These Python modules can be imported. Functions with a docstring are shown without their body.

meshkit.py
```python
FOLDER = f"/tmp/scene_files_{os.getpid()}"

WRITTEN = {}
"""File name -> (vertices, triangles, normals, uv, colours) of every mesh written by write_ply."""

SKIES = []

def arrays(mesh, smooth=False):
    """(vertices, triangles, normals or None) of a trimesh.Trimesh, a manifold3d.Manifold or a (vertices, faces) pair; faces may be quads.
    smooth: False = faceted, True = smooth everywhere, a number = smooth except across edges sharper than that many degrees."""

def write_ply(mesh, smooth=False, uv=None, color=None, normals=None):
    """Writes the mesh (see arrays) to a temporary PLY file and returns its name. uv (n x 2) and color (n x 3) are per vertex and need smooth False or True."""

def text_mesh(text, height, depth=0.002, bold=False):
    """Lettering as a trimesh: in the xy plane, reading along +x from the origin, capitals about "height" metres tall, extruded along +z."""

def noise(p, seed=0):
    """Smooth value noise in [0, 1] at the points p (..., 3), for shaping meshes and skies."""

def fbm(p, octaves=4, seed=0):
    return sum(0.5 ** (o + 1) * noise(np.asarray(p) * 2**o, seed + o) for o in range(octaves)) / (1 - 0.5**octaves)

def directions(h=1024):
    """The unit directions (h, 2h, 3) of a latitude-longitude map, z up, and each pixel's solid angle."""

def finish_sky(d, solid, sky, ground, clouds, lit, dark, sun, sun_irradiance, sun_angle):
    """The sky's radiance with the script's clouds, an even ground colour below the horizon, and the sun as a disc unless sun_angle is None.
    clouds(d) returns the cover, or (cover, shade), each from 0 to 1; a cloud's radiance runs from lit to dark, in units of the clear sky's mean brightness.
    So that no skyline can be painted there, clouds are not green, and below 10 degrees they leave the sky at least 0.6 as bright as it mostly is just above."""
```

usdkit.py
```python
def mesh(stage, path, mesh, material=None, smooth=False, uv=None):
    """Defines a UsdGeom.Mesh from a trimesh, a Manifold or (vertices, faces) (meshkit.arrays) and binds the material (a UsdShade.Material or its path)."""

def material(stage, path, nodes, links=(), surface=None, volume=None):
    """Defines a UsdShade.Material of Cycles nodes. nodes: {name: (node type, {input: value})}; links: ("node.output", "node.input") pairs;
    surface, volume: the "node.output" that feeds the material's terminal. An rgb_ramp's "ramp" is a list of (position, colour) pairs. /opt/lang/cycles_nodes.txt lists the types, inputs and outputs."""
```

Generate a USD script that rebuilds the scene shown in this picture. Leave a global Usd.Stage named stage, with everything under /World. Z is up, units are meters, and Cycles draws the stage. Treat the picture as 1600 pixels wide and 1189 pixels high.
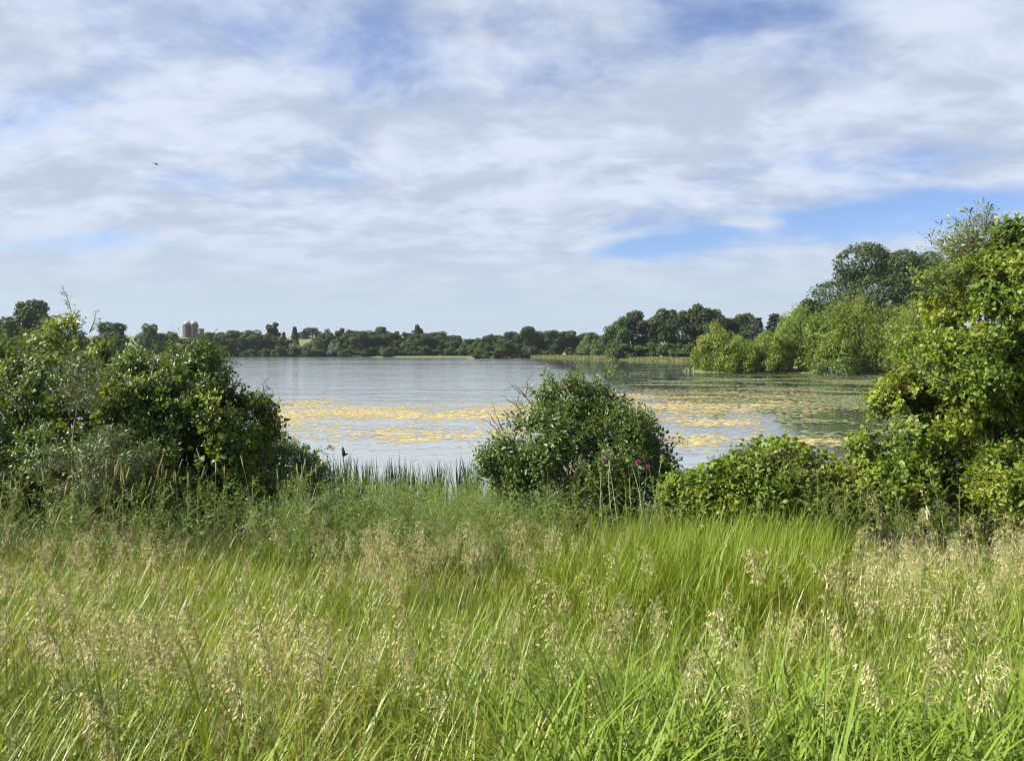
import math, random, numpy as np, trimesh, usdkit, meshkit
from pxr import Usd, UsdGeom, UsdLux, UsdShade, Gf, Sdf, Vt

stage = Usd.Stage.CreateInMemory()
UsdGeom.SetStageUpAxis(stage, 'Z'); UsdGeom.SetStageMetersPerUnit(stage, 1.0)
UsdGeom.Xform.Define(stage, '/World'); UsdGeom.Scope.Define(stage, '/World/Looks')
rng = np.random.default_rng(7); R = random.Random(7)
PI = math.pi

# ---------------------------------------------------------------- camera, sky, sun, exposure
EYE = 3.4                                   # above the lake, whose surface is z = 0
cam = UsdGeom.Camera.Define(stage, '/World/camera')
cam.CreateFocalLengthAttr(26.0); cam.CreateHorizontalApertureAttr(26.0 * 1600 / 1209.0)
cam.CreateClippingRangeAttr((0.05, 20000.0)); cam.CreateExposureAttr(1.8)
PITCH = -2.2
cam.AddTranslateOp().Set((0, 0, EYE)); cam.AddRotateXOp().Set(90 + PITCH)
SUN_AZ, SUN_EL = math.radians(-94), math.radians(39)
SUN = np.array([math.sin(SUN_AZ) * math.cos(SUN_EL), math.cos(SUN_AZ) * math.cos(SUN_EL), math.sin(SUN_EL)])


class Graph:
    """Collects Cycles nodes; a string input that starts with @ is a link."""
    def __init__(self): self.nodes, self.links = {}, []
    def n(self, kind, out, **inputs):
        name = f'n{len(self.nodes)}'; lit = {}
        for k, v in inputs.items():
            if isinstance(v, str) and v.startswith('@'): self.links.append((v[1:], f'{name}.{k}'))
            else: lit[k] = v
        self.nodes[name] = (kind, lit)
        return f'@{name}.{out}'
    def m(self, op, a, b=0.0, c=0.0, clamp=False):
        return self.n('math', 'value', math_type=op, value1=a, value2=b, value3=c, use_clamp=clamp)
    def smooth(self, v, a, b, lo=0.0, hi=1.0):
        return self.n('map_range', 'result', range_type='smoothstep', value=v, from_min=a, from_max=b, to_min=lo, to_max=hi)
    def mixc(self, f, a, b, how='mix'):
        return self.n('mix', 'color', mix_type=how, fac=f, color1=a, color2=b)
    def noise(self, vec, scale, detail=2.0, rough=0.5, out='fac', **kw):
        return self.n('noise_texture', out, vector=vec, scale=scale, detail=detail, roughness=rough, **kw)
    def done(self, name, surface=None, volume=None):
        return usdkit.material(stage, f'/World/Looks/{name}', self.nodes, self.links, surface=surface and surface[1:], volume=volume and volume[1:])


def pix_dir(px, py):
    """The direction of a point of the 1600 x 1189 photograph."""
    v = np.array([(px - 800) / 1209, 1.0, (594.5 - py) / 1209]); p = math.radians(PITCH)
    v = np.array([v[0], v[1] * math.cos(p) - v[2] * math.sin(p), v[1] * math.sin(p) + v[2] * math.cos(p)])
    return v / np.linalg.norm(v)


def build_sky():
    g = Graph()
    STR = 0.11
    clear = g.n('sky_texture', 'color', sky_type='single_scattering', sun_disc=False, sun_elevation=SUN_EL, sun_rotation=SUN_AZ, altitude=100.0, air_density=1.0, aerosol_density=0.6, ozone_density=1.5)
    d = g.n('texture_coordinate', 'generated')
    s = g.n('separate_xyz', 'x', vector=d); nm = s[:-2]
    x, y, z = nm + '.x', nm + '.y', nm + '.z'
    zc = g.m('add', g.m('maximum', z, 0.0), 0.28)
    u, v = g.m('divide', x, zc), g.m('divide', y, zc)
    P = g.n('combine_xyz', 'vector', x=u, y=v, z=0.0)
    az, el = g.m('arctan2', x, y), g.m('arcsine', z)
    bias = None
    def blob(px0, py0, px1, py1, width, amount):
        """an elongated patch of thinner (amount < 0) or thicker cloud between two directions"""
        nonlocal bias
        a, b = pix_dir(px0, py0), pix_dir(px1, py1)
        A, B = [np.array([math.atan2(q[0], q[1]), math.asin(q[2])]) for q in (a, b)]
        c, t = (A + B) / 2, (B - A); L = np.linalg.norm(t); t = t / L; w = width / 1209
        da, de = g.m('subtract', az, c[0]), g.m('subtract', el, c[1])
        wob = 0.05
        al = g.m('divide', g.m('add', g.m('multiply', da, t[0]), g.m('multiply', de, t[1])), L / 2)
        ac = g.m('divide', g.m('add', g.m('multiply', da, -t[1]), g.m('multiply', de, t[0])), w)
        r2 = g.m('add', g.m('multiply', al, al), g.m('multiply', ac, ac))
        e = g.m('multiply', g.m('exponent', g.m('multiply', r2, -1.0)), amount)
        bias = e if bias is None else g.m('add', bias, e)
    for q in BLOBS: blob(*q)
    warp = g.noise(P, 1.1, 3.0, 0.55, out='color')
    Pw = g.n('vector_math', 'vector', math_type='multiply_add', vector1=warp, vector2=(0.30, 0.30, 0.0), vector3=P)
    Pr = g.n('mapping', 'vector', mapping_type='point', vector=Pw, location=(3.1, 7.7, 0), rotation=(0, 0, 0.35), scale=(1.15, 1.25, 1))
    big = g.noise(Pr, 2.0, 8.0, 0.54)
    fine = g.noise(Pr, 9.0, 6.0, 0.55)
    dens = g.m('add', g.m('add', big, g.m('multiply', g.m('subtract', fine, 0.5), 0.15)), bias)
    dens = g.m('add', dens, g.smooth(el, 0.13, 0.0, 0.0, 0.6))
    cover = g.smooth(dens, 0.20, 0.56)
    cover = g.m('add', g.m('multiply', cover, 0.92), 0.06)
    # lit and shaded parts of the cloud deck
    P2 = g.n('mapping', 'vector', mapping_type='point', vector=Pw, location=(9.3, 1.2, 0), rotation=(0, 0, 0.3), scale=(0.9, 1.4, 1))
    sh = g.noise(P2, 3.4, 7.0, 0.58)
    shade = g.smooth(g.m('add', sh, g.m('multiply', g.m('subtract', fine, 0.5), 0.30)), 0.36, 0.64)
    k = 1.0 / STR
    col = g.mixc(shade, tuple(np.array(CLOUD_DARK) * k), tuple(np.array(CLOUD_LIT) * k))
    low = g.smooth(el, 0.02, 0.20)
    col = g.mixc(low, tuple(np.array(CLOUD_LOW) * k), col)
    clear = g.mixc(1.0, clear, CLEAR_TINT, 'multiply')
    sky = g.mixc(cover, clear, col)
    bg = g.n('background_shader', 'background', color=sky, strength=STR)
    m = g.done('sky_look', surface=bg)
    dome = UsdLux.DomeLight.Define(stage, '/World/sky')
    UsdShade.MaterialBindingAPI.Apply(dome.GetPrim()).Bind(m)
    dome.GetPrim().SetCustomDataByKey('label', 'pale blue sky with broken white cloud'); dome.GetPrim().SetCustomDataByKey('kind', 'structure')
    return dome


CLOUD_LIT, CLOUD_DARK, CLOUD_LOW = (0.212, 0.233, 0.272), (0.152, 0.174, 0.214), (0.160, 0.190, 0.220)
CLEAR_TINT = (0.27, 0.31, 0.42)
BLOBS = [  # x0, y0, x1, y1, half width in px of the photograph, amount
    (1080, 366, 1760, 290, 30, -0.50), (900, 398, 1120, 375, 14, -0.40), (1130, 345, 1215, 350, 9, 0.35), (1350, 345, 1500, 330, 12, 0.22), (-80, 392, 200, 368, 11, -0.14),
    (430, 110, 660, 10, 60, -0.05), (760, 60, 1240, 20, 45, -0.10), (300, 160, 420, 190, 60, -0.08),
    (1300, 120, 1650, 60, 60, 0.18), (250, 230, 500, 190, 60, 0.15), (750, 220, 1200, 150, 110, 0.10), (600, 420, 1000, 300, 90, 0.12),
    (0, 470, 900, 440, 60, 0.10), (1000, 440, 1500, 390, 40, 0.10)]
build_sky()
sun = UsdLux.DistantLight.Define(stage, '/World/sun')
sun.CreateIntensityAttr(1.25); sun.CreateNormalizeAttr(True); sun.CreateAngleAttr(0.53); sun.CreateColorAttr((1.0, 0.93, 0.82))
q = Gf.Rotation(Gf.Vec3d(0, 0, 1), Gf.Vec3d(*map(float, SUN)))
sun.AddTransformOp().Set(Gf.Matrix4d(q, Gf.Vec3d(0, 0, 0)))

# ---------------------------------------------------------------- helpers
def pw(px, py, depth):
    """The point that the photograph shows at (px, py), `depth` metres ahead."""
    d = pix_dir(px, py)
    return np.array([0, 0, EYE]) + d * depth / d[1]


def setd(o, **kw):
    for k, v in kw.items():
        if v: o.SetCustomDataByKey(k, v)
    return o


taken = {}
def free(path):
    n = taken.get(path, 0); taken[path] = n + 1
    return path if n == 0 else f'{path}_{n:03d}'


def thing(name, label, cat, loc=(0, 0, 0), rotz=0.0, scale=None, group=None):
    x = UsdGeom.Xform.Define(stage, free('/World/' + name))
    x.AddTranslateOp().Set(Gf.Vec3d(*map(float, loc)))
    if rotz: x.AddRotateZOp().Set(float(rotz))
    if scale is not None: x.AddScaleOp().Set(Gf.Vec3f(*map(float, scale)))
    return setd(x.GetPrim(), label=label, category=cat, group=group)


def copy_of(src, loc, rotz=0.0, scale=None, label=None, group=None, name=None):
    was = src.GetCustomData()
    r = thing(name or src.GetName().rstrip('0123456789').rstrip('_'), label or was['label'], was['category'], loc, rotz, scale, group or was.get('group'))
    r.GetReferences().AddInternalReference(src.GetPath()); r.SetInstanceable(True)
    return r


def part(parent, name, mesh, mat, smooth=False, **data):
    m = usdkit.mesh(stage, free(f'{parent.GetPath()}/{name}'), mesh, mat, smooth=smooth)
    setd(m.GetPrim(), **data)
    return m.GetPrim()


def cat_meshes(ms):
    V, F, n = [], [], 0
    for v, f in ms:
        V.append(v); F.append(np.asarray(f) + n); n += len(v)
    return np.vstack(V), np.vstack(F)


def tube(pts, rad, sides=5):
    p = np.asarray(pts, float); rad = np.broadcast_to(np.asarray(rad, float), (len(p),))
    t = np.gradient(p, axis=0); t /= np.linalg.norm(t, axis=1, keepdims=True) + 1e-12
    ref = np.where(np.abs(t[:, 2:]) < 0.9, [[0, 0, 1.0]], [[1.0, 0, 0]])
    a = np.cross(t, ref); a /= np.linalg.norm(a, axis=1, keepdims=True) + 1e-12
    b = np.cross(t, a); an = np.arange(sides) * 2 * PI / sides
    v = p[:, None] + rad[:, None, None] * (np.cos(an)[None, :, None] * a[:, None] + np.sin(an)[None, :, None] * b[:, None])
    i, j = np.meshgrid(np.arange(len(p) - 1), np.arange(sides), indexing='ij')
    q = np.stack([i * sides + j, i * sides + (j + 1) % sides, (i + 1) * sides + (j + 1) % sides, (i + 1) * sides + j], -1).reshape(-1, 4)
    f = np.vstack([q[:, [0, 1, 2]], q[:, [0, 2, 3]]])
    return v.reshape(-1, 3), f


def unit(v):
    v = np.asarray(v, float)
    return v / (np.linalg.norm(v, axis=-1, keepdims=True) + 1e-12)


def rand_dirs(n, g=rng):
    return unit(g.normal(size=(n, 3)))


def bend(a, b, sag=0.1, n=6, g=rng):
    """A curved path from a to b."""
    a, b = np.asarray(a, float), np.asarray(b, float); t = np.linspace(0, 1, n)[:, None]
    off = g.normal(size=3) * np.linalg.norm(b - a) * sag
    return a + (b - a) * t + off * (4 * t * (1 - t))


# leaf outlines in a frame of axis (x), side (y), normal (z); unit length
def leaf_shape(kind):
    if kind == 'oval':      # a pointed leaf folded along its midrib, tip drooping
        v = [(0, 0, 0), (.28, .2, .05), (.28, -.2, .05), (.42, 0, 0), (.68, .19, .0), (.68, -.19, .0), (1, 0, -.14)]
        f = [(0, 1, 3), (0, 3, 2), (1, 4, 3), (3, 5, 2), (4, 6, 3), (3, 6, 5)]
    elif kind == 'narrow':
        v = [(0, 0, 0), (.4, .1, .02), (.4, -.1, .02), (.75, .085, -.03), (.75, -.085, -.03), (1, 0, -.1)]
        f = [(0, 1, 2), (1, 3, 2), (2, 3, 4), (3, 5, 4)]
    elif kind == 'grape':   # broad, three lobes, heart-shaped base
        v = [(.06, 0, 0), (-.12, .28, .02), (.2, .52, -.03), (.42, .34, .03), (.78, .3, -.05), (1, 0, -.16), (.78, -.3, -.05), (.42, -.34, .03), (.2, -.52, -.03), (-.12, -.28, .02), (.5, 0, .06)]
        f = [(0, 10, 1), (1, 10, 2), (2, 10, 3), (3, 10, 4), (4, 10, 5), (5, 10, 6), (6, 10, 7), (7, 10, 8), (8, 10, 9), (9, 10, 0)]
    elif kind == 'clump':   # a spray of far-off leaves: an uneven star
        a = np.arange(5) * 2 * PI / 5
        v = [(0, 0, .1)] + [(.5 * math.cos(q) * (1 if k % 2 else .7), .5 * math.sin(q) * (.8 if k % 2 else 1), -.08) for k, q in enumerate(a)]
        f = [(0, 1 + k, 1 + (k + 1) % 5) for k in (0, 1, 3, 4)]
    return np.array(v, float), np.array(f)


def put(shape, P, X, N, size, wide=1.0):
    """Copies of a leaf shape at P, pointing along X with upper side N."""
    v, f = shape; P, X, N = np.atleast_2d(P), unit(np.atleast_2d(X)), np.atleast_2d(N)
    Y = unit(np.cross(N, X)); Z = np.cross(X, Y); size = np.broadcast_to(np.asarray(size, float), (len(P),))[:, None, None]
    wide = np.broadcast_to(np.asarray(wide, float), (len(P),))[:, None, None]
    out = P[:, None] + size * (v[None, :, :1] * X[:, None] + v[None, :, 1:2] * wide * Y[:, None] + v[None, :, 2:] * Z[:, None])
    return out.reshape(-1, 3), (f[None] + (np.arange(len(P)) * len(v))[:, None, None]).reshape(-1, 3)


def blades(base, az, L, w, lean0, curl, nseg=4, fold=0.0):
    """Grass blades as tapering strips."""
    n = len(base); t = np.linspace(0, 1, nseg + 1)
    th = lean0[:, None] + curl[:, None] * t[None] ** 1.4
    step = (L / nseg)[:, None]
    r = np.concatenate([np.zeros((n, 1)), np.cumsum(np.sin(th[:, :-1]) * step, 1)], 1)
    h = np.concatenate([np.zeros((n, 1)), np.cumsum(np.cos(th[:, :-1]) * step, 1)], 1)
    ca, sa = np.cos(az)[:, None], np.sin(az)[:, None]
    c = np.stack([base[:, :1] + r * ca, base[:, 1:2] + r * sa, base[:, 2:] + h], -1)
    wid = w[:, None] * np.array([.75, 1, .9, .62, .05])[None] if nseg == 4 else w[:, None] * (np.interp(t, [0, .3, .7, 1], [.75, 1, .8, .06]))[None]
    side = np.stack([-sa, ca, np.zeros_like(sa)], -1)
    v = np.stack([c - side * wid[..., None] / 2, c + side * wid[..., None] / 2], 2).reshape(n, -1, 3)
    k = np.arange(nseg) * 2
    f = np.vstack([np.stack([k, k + 1, k + 3], 1), np.stack([k, k + 3, k + 2], 1)])
    return v.reshape(-1, 3), (f[None] + (np.arange(n) * (nseg + 1) * 2)[:, None, None]).reshape(-1, 3)


def quats(M):
    """Quaternions (w, x, y, z) of rotation matrices whose columns are the new axes."""
    from scipy.spatial.transform import Rotation
    qx = Rotation.from_matrix(M).as_quat()
    return qx[:, [3, 0, 1, 2]]


def frames(axis, g=rng, up=None):
    """Right-handed frames whose z is `axis`; x is random, or as near `up` as can be."""
    z = unit(axis); ref = rand_dirs(len(z), g) if up is None else np.broadcast_to(up, z.shape) + 1e-4
    x = unit(np.cross(np.cross(z, ref), z)); y = np.cross(z, x)
    return np.stack([x, y, z], -1)


def instancer(path, protos, P, Q, S, which, parent_data=None):
    """protos: a list of lists of (name, mesh, material). Defines a PointInstancer."""
    pi = UsdGeom.PointInstancer.Define(stage, free(path)); rel = pi.CreatePrototypesRel()
    for k, pr in enumerate(protos):
        base = f'{pi.GetPath()}/spray_{k + 1:03d}'
        UsdGeom.Xform.Define(stage, base)
        for nm, mesh, mat in pr:
            if mesh is not None: usdkit.mesh(stage, f'{base}/{nm}', mesh, mat)
        rel.AddTarget(base)
    pi.CreatePositionsAttr(Vt.Vec3fArray.FromNumpy(np.asarray(P, np.float32)))
    Q = np.asarray(Q, np.float32)
    pi.CreateOrientationsAttr(Vt.QuathArray([Gf.Quath(float(a), float(b), float(c), float(d)) for a, b, c, d in Q]))
    S = np.asarray(S, np.float32); S = np.repeat(S[:, None], 3, 1) if S.ndim == 1 else S
    pi.CreateScalesAttr(Vt.Vec3fArray.FromNumpy(S))
    pi.CreateProtoIndicesAttr(Vt.IntArray.FromNumpy(np.asarray(which, np.int32)))
    setd(pi.GetPrim(), **(parent_data or {}))
    return pi.GetPrim()


# ---------------------------------------------------------------- materials
def leaf_mat(name, a, b, trans=0.35, rough=0.5, spec=0.3, tint=(1.25, 1.2, 0.55), patch=0.0, patch_col=None, patch_scale=0.4):
    g = Graph()
    isl = g.n('geometry', 'random_per_island'); obj = g.n('object_info', 'random')
    pos = g.n('geometry', 'position')
    f = g.m('add', g.m('multiply', isl, 0.6), g.m('multiply', obj, 0.4))
    c = g.mixc(f, a, b)
    if patch_col is not None:
        c = g.mixc(g.smooth(g.noise(pos, patch_scale, 3.0, 0.6), 0.48, 0.64, 0.0, patch), c, patch_col)
    c = g.n('hsv', 'color', hue=g.m('add', 0.49, g.m('multiply', obj, 0.02)), saturation=1.0, value=g.m('add', 0.82, g.m('multiply', isl, 0.36)), fac=1.0, color=c)
    pb = g.n('principled_bsdf', 'BSDF', base_color=c, roughness=rough, specular_ior_level=spec)
    if trans > 0:
        tl = g.n('translucent_bsdf', 'BSDF', color=g.mixc(1.0, c, tint, 'multiply'))
        pb = g.n('mix_closure', 'closure', fac=trans, closure1=pb, closure2=tl)
    return g.done(name, pb)


def plain(name, col, rough=0.8, var=0.3, scale=6.0, spec=0.3, col2=None, bump=0.0):
    g = Graph(); pos = g.n('geometry', 'position'); nz = g.noise(pos, scale, 5.0, 0.6)
    c = g.mixc(nz, tuple(np.array(col) * (1 - var)), tuple(np.array(col2 if col2 else col) * (1 + var)))
    kw = {}
    if bump: kw['normal'] = g.n('bump', 'normal', height=nz, strength=bump, distance=0.02)
    return g.done(name, g.n('principled_bsdf', 'BSDF', base_color=c, roughness=rough, specular_ior_level=spec, **kw))


M = {}
M['bark'] = plain('bark', (.09, .07, .05), .9, .35, 9.0, bump=.4)
M['twig'] = plain('twig_bark', (.13, .10, .065), .85, .3, 30.0)
M['dead'] = plain('dead_wood', (.30, .26, .20), .85, .3, 30.0)
M['soil'] = plain('thatch_soil', (.06, .068, .026), .95, .5, 1.2, col2=(.085, .10, .036))
M['field'] = plain('hay_field', (.24, .22, .08), .95, .2, .06, col2=(.22, .22, .08))
M['marsh'] = leaf_mat('marsh_grass', (0.12, 0.144, 0.042), (0.168, 0.168, 0.06), .3, .6)
M['grass'] = leaf_mat('grass_blade', (.135, .20, .016), (.27, .33, .038), .36, .42, .4, (1.35, 1.25, .5), .8, (.26, .285, .05), .55)
M['lush'] = leaf_mat('lush_grass_blade', (.15, .215, .02), (.25, .31, .042), .42, .5, .25, (1.3, 1.25, .5))
M['broad'] = leaf_mat('broad_grass_blade', (.13, .205, .022), (.205, .27, .045), .35, .55, .2, (1.3, 1.25, .5))
M['straw'] = leaf_mat('straw', (.44, .40, .21), (.58, .53, .31), .32, .6, .25, (1.15, 1.05, .75))
M['stalk'] = leaf_mat('dry_stalk', (0.198, 0.225, 0.072), (0.342, 0.324, 0.144), .15, .6, .25, (1.1, 1.0, .7))
M['weed'] = leaf_mat('weed_leaf', (.095, .165, .022), (.165, .235, .038), .35, .5, .3, (1.3, 1.25, .5))
M['grape'] = leaf_mat('vine_leaf', (.095, .16, .015), (.185, .25, .028), .42, .45, .3, (1.3, 1.2, .45), .6, (.235, .28, .03), 1.3)
M['grape_dark'] = leaf_mat('dark_vine_leaf', (0.0598, 0.115, 0.01656), (0.1288, 0.1886, 0.02576), .40, .45, .35, (1.3, 1.2, .45), .8, (.21, .265, .03), 1.1)
M['dogwood'] = leaf_mat('shrub_leaf', (0.0675, 0.1215, 0.0216), (0.1215, 0.18, 0.0342), .33, .42, .45, (1.35, 1.25, .5))
M['olive'] = leaf_mat('grey_green_leaf', (.085, .13, .04), (.14, .185, .062), .25, .5, .4, (1.1, 1.15, .7))
M['cattail'] = leaf_mat('cattail_leaf', (.036, .066, .024), (.075, .112, .04), .2, .45, .35)
M['far_dark'] = leaf_mat('far_tree_leaf', (0.0297, 0.0528, 0.01584), (0.05148, 0.08052, 0.02112), .25, .6, .2)
M['far_mid'] = leaf_mat('far_tree_mid_leaf', (0.0462, 0.0825, 0.02112), (0.0726, 0.1122, 0.02772), .27, .6, .2)
M['far_light'] = leaf_mat('far_tree_light_leaf', (0.0825, 0.1237, 0.03), (0.1125, 0.15, 0.0375), .3, .6, .2)
M['far_grey'] = leaf_mat('far_tree_grey_leaf', (0.1008, 0.1296, 0.0828), (0.1296, 0.1548, 0.1008), .2, .6, .2)
M['willow'] = leaf_mat('willow_leaf', (.135, .195, .026), (.195, .25, .04), .42, .5, .3, (1.3, 1.2, .5))
M['oak'] = leaf_mat('oak_leaf', (0.028, 0.0504, 0.0112), (0.049, 0.0784, 0.0168), .25, .5, .3)
M['spruce'] = leaf_mat('spruce_needles', (0.0715, 0.091, 0.0845), (0.0975, 0.1137, 0.104), .08, .7, .2)
M['conifer'] = leaf_mat('conifer_needles', (.022, .045, .025), (.04, .065, .03), .08, .7, .2)
M['pad'] = leaf_mat('lily_pad_leaf', (.13, .155, .05), (.31, .31, .14), .05, .4, .4)
M['algae'] = leaf_mat('algae_scum', (.29, .235, .10), (.38, .325, .18), .0, .8, .3)
M['black_bird'] = plain('black_feathers', (.012, .012, .014), .5, .2, 40.0)
M['beak'] = plain('dark_beak', (.04, .035, .03), .5, .1)

# ---------------------------------------------------------------- lake outline, terrain, water
from shapely.geometry import Polygon, Point, LineString
import shapely
LAKE = Polygon([(-60, 15.5), (-14, 15.8), (-6, 15.2), (0, 15.8), (6, 15.4), (14, 16), (26, 17), (40, 40), (58, 80), (63, 104), (56, 113), (50, 116.5), (40, 119), (31, 122), (28, 125), (36, 140), (44, 175), (56, 228),
                (45, 262), (30, 320), (8, 396), (-20, 408), (-80, 418), (-170, 428), (-205, 380), (-190, 300), (-160, 220), (-130, 140), (-95, 70)]).buffer(4).buffer(-4)
ISLAND = Polygon([(-20, 332), (-12, 326), (0, 327), (6, 332), (-4, 338), (-14, 338)]).buffer(1.5)
NEAR = np.array([(-40, 2.3), (-10, 2.0), (0, 1.78), (2, 1.62), (5, 1.28), (8, .98), (11, .68), (14, .25), (16, -.05), (20, -.5), (40, -1.4)])


def height(x, y):
    x, y = np.asarray(x, float), np.asarray(y, float)
    P = shapely.points(x, y)
    d = np.where(shapely.contains(LAKE, P), -1, 1) * shapely.distance(LAKE.exterior, P)
    isl = np.where(shapely.contains(ISLAND, P), 1, -1) * shapely.distance(ISLAND.exterior, P)
    far = np.where(d < 0, np.maximum(d * .12, -1.6), np.minimum(d * .25, .45 + .012 * d))
    hill = np.clip((np.hypot(x, y) - 430) / 130, 0, 1); hill = hill * hill * (3 - 2 * hill)
    far = far + np.where(d > 0, hill * (4.5 + 5.0 * np.clip((-x - 40) / 100, 0, 1)) + 4 * np.clip((np.hypot(x, y) - 600) / 400, 0, 1), 0)
    far = np.maximum(far, np.minimum(isl * .15, .4))
    near = np.interp(y, NEAR[:, 0], NEAR[:, 1]) + .10 * (meshkit.noise(np.stack([x * .35, y * .35, 0 * x], -1), 3) - .5) + .04 * (meshkit.noise(np.stack([x * 1.7, y * 1.7, 0 * x], -1), 4) - .5)
    w = np.clip((np.hypot(x, y) - 24) / 12, 0, 1)
    return near * (1 - w) + far * w


def build_ground():
    r = np.concatenate([[0.0], np.geomspace(.6, 330, 200), np.linspace(332, 470, 70)[1:], np.geomspace(480, 6000, 50)])
    a = np.unique(np.concatenate([np.linspace(-180, 180, 121), np.linspace(-40, 40, 241)])) * PI / 180
    a = a[:-1]
    RR, AA = np.meshgrid(r[1:], a, indexing='ij'); x, y = RR * np.sin(AA), RR * np.cos(AA)
    v = np.vstack([[[0, 0, float(height(0, 0))]], np.stack([x, y, height(x, y)], -1).reshape(-1, 3)])
    n, k = len(a), len(r) - 1
    i, j = np.meshgrid(np.arange(k - 1), np.arange(n), indexing='ij'); jj = (j + 1) % n
    q0, q1, q2, q3 = 1 + i * n + j, 1 + i * n + jj, 1 + (i + 1) * n + jj, 1 + (i + 1) * n + j
    f = np.vstack([np.stack([q0, q1, q2], -1).reshape(-1, 3), np.stack([q0, q2, q3], -1).reshape(-1, 3), np.stack([0 * np.arange(n), 1 + (np.arange(n) + 1) % n, 1 + np.arange(n)], -1)])
    f = f[:, ::-1]
    m = usdkit.mesh(stage, '/World/ground', (v, f), M['soil'], smooth=True)
    setd(m.GetPrim(), kind='structure', label='sloping grassy bank and low land round the lake')
    # a hay field on the hill behind the far shore, seen through gaps in the trees
    for k, (x0, x1, y0, y1) in enumerate([(-168, -146, 540, 620), (-285, -258, 500, 640)]):
        gx, gy = np.meshgrid(np.linspace(x0, x1, 12), np.linspace(y0, y1, 24), indexing='ij')
        z = height(gx, gy) + .35; vv = np.stack([gx, gy, z], -1).reshape(-1, 3)
        a_, b_ = np.meshgrid(np.arange(11), np.arange(23), indexing='ij'); s = (a_ * 24 + b_).ravel()
        o = usdkit.mesh(stage, free('/World/hay_field'), (vv, np.vstack([np.stack([s, s + 24, s + 25], 1), np.stack([s, s + 25, s + 1], 1)])), M['field'], smooth=True)
        setd(o.GetPrim(), kind='structure', label='pale yellow hay field on the hill beyond the far trees')


def water_mat():
    g = Graph(); pos = g.n('geometry', 'position')
    big = g.noise(g.n('mapping', 'vector', mapping_type='point', vector=pos, scale=(.010, .028, 1)), 1.0, 3.0, .55)
    calm = g.smooth(big, .42, .62)
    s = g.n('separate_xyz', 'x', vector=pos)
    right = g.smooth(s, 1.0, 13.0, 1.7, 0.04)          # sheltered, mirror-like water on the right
    p1 = g.n('mapping', 'vector', mapping_type='point', vector=pos, rotation=(0, 0, .2), scale=(.55, 1.25, 1))
    w1 = g.noise(p1, 1.1, 4.0, .55, distortion=.4)
    w2 = g.noise(p1, .22, 3.0, .5)
    h = g.m('add', g.m('multiply', w1, .055), g.m('multiply', w2, .09))
    amp = g.m('multiply', right, g.m('add', .35, g.m('multiply', calm, .65)))
    nrm = g.n('bump', 'normal', height=h, strength=amp, distance=1.0)
    pb = g.n('principled_bsdf', 'BSDF', base_color=g.mixc(g.m('minimum', right, 1.0), (.018, .024, .018), (.165, .18, .182)), roughness=.06, ior=1.45, specular_ior_level=.5, normal=nrm)  # left base made paler than turbid water alone, painting in missing sky reflection
    return g.done('lake_water', pb)


build_ground()
WL = LAKE.buffer(8)
wv, wf = trimesh.creation.triangulate_polygon(WL.simplify(.3), engine='earcut')
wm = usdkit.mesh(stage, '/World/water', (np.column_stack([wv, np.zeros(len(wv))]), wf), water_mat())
setd(wm.GetPrim(), kind='structure', label='calm lake reflecting the pale sky')

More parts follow.
